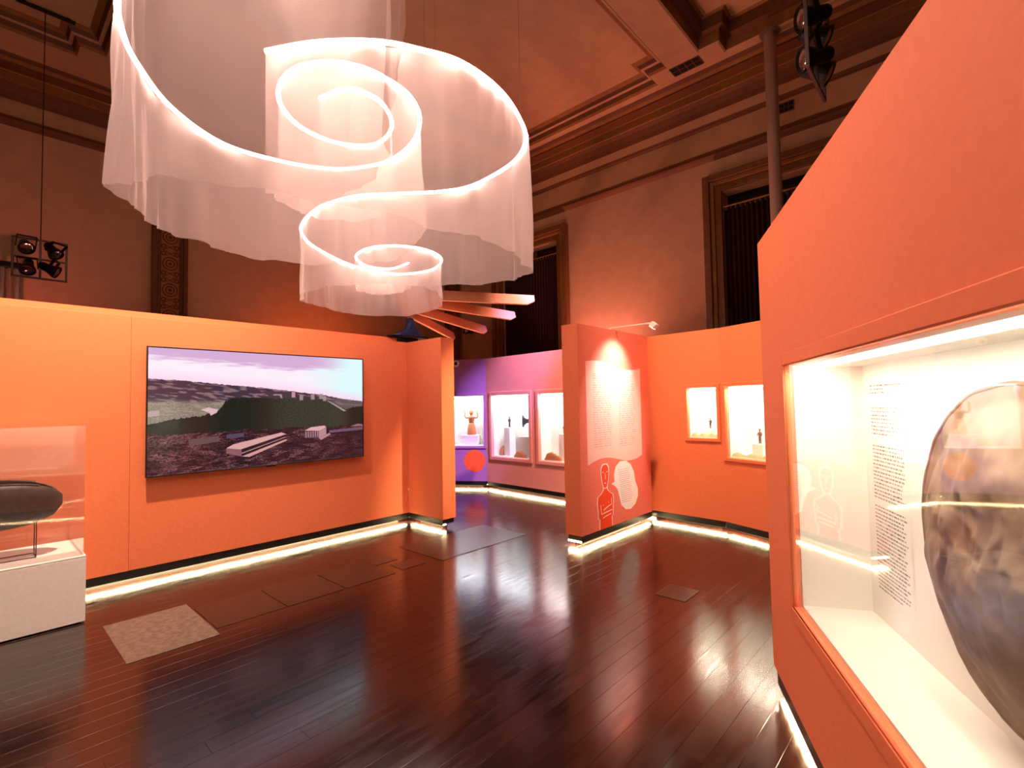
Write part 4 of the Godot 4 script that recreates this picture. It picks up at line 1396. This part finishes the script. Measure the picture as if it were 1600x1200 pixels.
func flood(label: String, at: Vector3, to: Vector3, energy: float, c: Color) -> void:
	var t := thing("floodlight", label, "floodlight", Transform3D(Basis(), at))
	var st := ST()
	tube(st, [Vector3(0, 0.0, 0), Vector3(0, 1.6, 0)], 0.02, 8)
	box(st, Vector3(-0.2, 0.0, -0.2), Vector3(0.2, 0.02, 0.2))
	done(st, "stand", M.dark_metal, t)
	var hp := Vector3(0, 1.7, 0)
	var x := aimed(hp, to - at)
	st = ST()
	box(st, Vector3(-0.12, -0.08, -0.02), Vector3(0.12, 0.08, 0.08), x, 0.01)
	done(st, "lamp_housing", M.dark_metal, t)
	spot(t, at + hp + (to - at - hp).normalized() * 0.05, to, 62.0, energy, c, 0.08, 1.0)

# ======================================================================= small things
func build_small_things() -> void:
	# steel pole to the ceiling
	var t := thing("steel_pole", "thick vertical steel pole rising to the ceiling before the curtained window", "pole", Transform3D(Basis(), Vector3(7.0, 0, -1.72)))
	var st := ST()
	st.set_smooth_group(0)
	tube(st, [Vector3(0, 0.0, 0), Vector3(0, CEIL, 0)], 0.075, 20)
	done(st, "shaft", M.pole_paint, t)
	st = ST()
	lathe(st, [Vector2(0.12, CEIL - 0.02), Vector2(0.12, CEIL - 0.0005)], 20)
	done(st, "collar", M.steel, t)
	# tubes at the far wall
	t = thing("pipe_group", "three upright pipes under a dark cap at the far wall", "pipes", Transform3D(Basis(), Vector3(0.335, 0, -9.5)))
	for k in [[-0.07, 0.024], [0.0, 0.012], [0.072, 0.024]]:
		st = ST()
		st.set_smooth_group(0)
		tube(st, [Vector3(k[0], 0, 0), Vector3(k[0], 3.52, 0)], k[1], 12)
		done(st, "pipe", M.white_plastic, t)
	st = ST()
	box(st, Vector3(-0.12, 3.52, -0.06), Vector3(0.12, 3.60, 0.06), Transform3D(), 0.01)
	done(st, "cap", M.dark_metal, t)
	# vents
	grille("dark pierced vent in the cornice beside the steel pole", Transform3D(Basis(Vector3.UP, -PI / 2), Vector3(HALL_X1 - 0.0125, 5.60, -1.72)), 0.24, 0.13)
	grille("small dark vent in the cornice above the first window", Transform3D(Basis(Vector3.UP, -PI / 2), Vector3(HALL_X1 - 0.0125, 5.50, -6.45)), 0.2, 0.13)
	grille("large dark pierced vent in the ceiling band between two coffers", Transform3D(Basis(Vector3.UP, PI / 2) * Basis(Vector3.RIGHT, PI / 2), Vector3(6.86, CEIL - 0.0005, -2.78)), 0.42, 0.2)
	# little box lamp on the window wall, ring lamp on the violet wall
	t = thing("wall_lamp", "small dark box lamp with white face beside the ornamental pilaster", "lamp", Transform3D(Basis(Vector3.UP, -PI / 2), Vector3(HALL_X1 - 0.0005, 3.21, -8.2)))
	st = ST()
	box(st, Vector3(-0.11, -0.05, 0), Vector3(0.11, 0.05, 0.12), Transform3D(), 0.01)
	done(st, "lamp_body", M.dark_metal, t)
	st = ST()
	box(st, Vector3(-0.05, -0.03, 0.1205), Vector3(0.05, 0.03, 0.126))
	done(st, "lamp_face", M.white_plastic, t)
	var d1 := Vector2(0.5315, 0.8471)
	var xv := wall_frame(Vector2(6.57, -6.69) - d1 * 1.6, Vector2(6.57, -6.69))
	t = thing("dome_camera", "small white ring-shaped camera on the violet wall", "camera", xv * Transform3D(Basis(Vector3.RIGHT, PI / 2), Vector3(1.03, 2.345, 0.0005)))
	st = ST()
	lathe(st, [Vector2(0.06, 0.0), Vector2(0.066, 0.012), Vector2(0.062, 0.035), Vector2(0.036, 0.045), Vector2(0.034, 0.03)], 24)
	done(st, "ring", M.white_plastic, t)
	st = ST()
	lathe(st, [Vector2(0.034, 0.028), Vector2(0.028, 0.045), Vector2(0.012, 0.055), Vector2(0.001, 0.057)], 20)
	done(st, "dome", M.black_plastic, t)
	# floor plates and hatches
	plate("pale grey scuffed floor plate in front of the plinth", Vector3(0.94, 0, -4.27), Vector2(0.52, 0.80), "floor_plate", false)
	for k in 3:
		plate(["brown wooden floor cover next to the pale grey plate", "brown wooden floor cover between two like it below the screen", "brown wooden floor cover next to the small floor boxes"][k], Vector3(1.46 + k * 0.5, 0, -4.26), Vector2(0.49, 0.54), "hatch_wood", false)
	plate("large brown floor hatch with thin metal edge at the passage", Vector3(3.87, 0, -4.32), Vector2(1.26, 0.74), "hatch_wood", true)
	plate("small framed floor box nearer the screen wall", Vector3(2.84, 0, -4.44), Vector2(0.24, 0.20), "hatch_wood", true)
	plate("small framed floor box nearer the large hatch", Vector3(2.95, 0, -4.13), Vector2(0.26, 0.2), "hatch_wood", true)
	plate("small square metal-edged floor box in front of the partition", Vector3(3.905, 0, -1.80), Vector2(0.27, 0.23), "hatch_wood", true)

func plate(label: String, at: Vector3, size: Vector2, m: String, edged: bool) -> void:
	var t := thing("floor_hatch", label, "floor hatch", Transform3D(Basis(), at + Vector3(0, 0.0012, 0)))
	var st := ST()
	box(st, Vector3(-size.x / 2, 0, -size.y / 2), Vector3(size.x / 2, 0.002, size.y / 2), Transform3D(), 0.0006)
	done(st, "plate", M[m], t)
	if edged:
		st = ST()
		var e := 0.009
		var h := 0.0028
		box(st, Vector3(-size.x / 2 - e, 0, -size.y / 2 - e), Vector3(-size.x / 2, h, size.y / 2 + e))
		box(st, Vector3(size.x / 2, 0, -size.y / 2 - e), Vector3(size.x / 2 + e, h, size.y / 2 + e))
		box(st, Vector3(-size.x / 2, 0, -size.y / 2 - e), Vector3(size.x / 2, h, -size.y / 2))
		box(st, Vector3(-size.x / 2, 0, size.y / 2), Vector3(size.x / 2, h, size.y / 2 + e))
		done(st, "metal_edge", M.brass_edge, t)

func grille(label: String, at: Transform3D, w: float, h: float) -> void:
	var t := thing("vent_grille", label, "vent", at)
	var st := ST()
	box(st, Vector3(-w / 2, -h / 2, 0), Vector3(w / 2, h / 2, 0.004))
	done(st, "backing", M.core, t)
	st = ST()
	var n := 4
	for i in n + 1:
		var x := lerpf(-w / 2, w / 2, float(i) / n)
		box(st, Vector3(x - 0.006, -h / 2, 0.0042), Vector3(x + 0.006, h / 2, 0.012))
	for i in 3:
		var y := lerpf(-h / 2, h / 2, i / 2.0)
		box(st, Vector3(-w / 2, y - 0.006, 0.0045), Vector3(w / 2, y + 0.006, 0.0115))
	done(st, "lattice", M.dark_ochre, t)
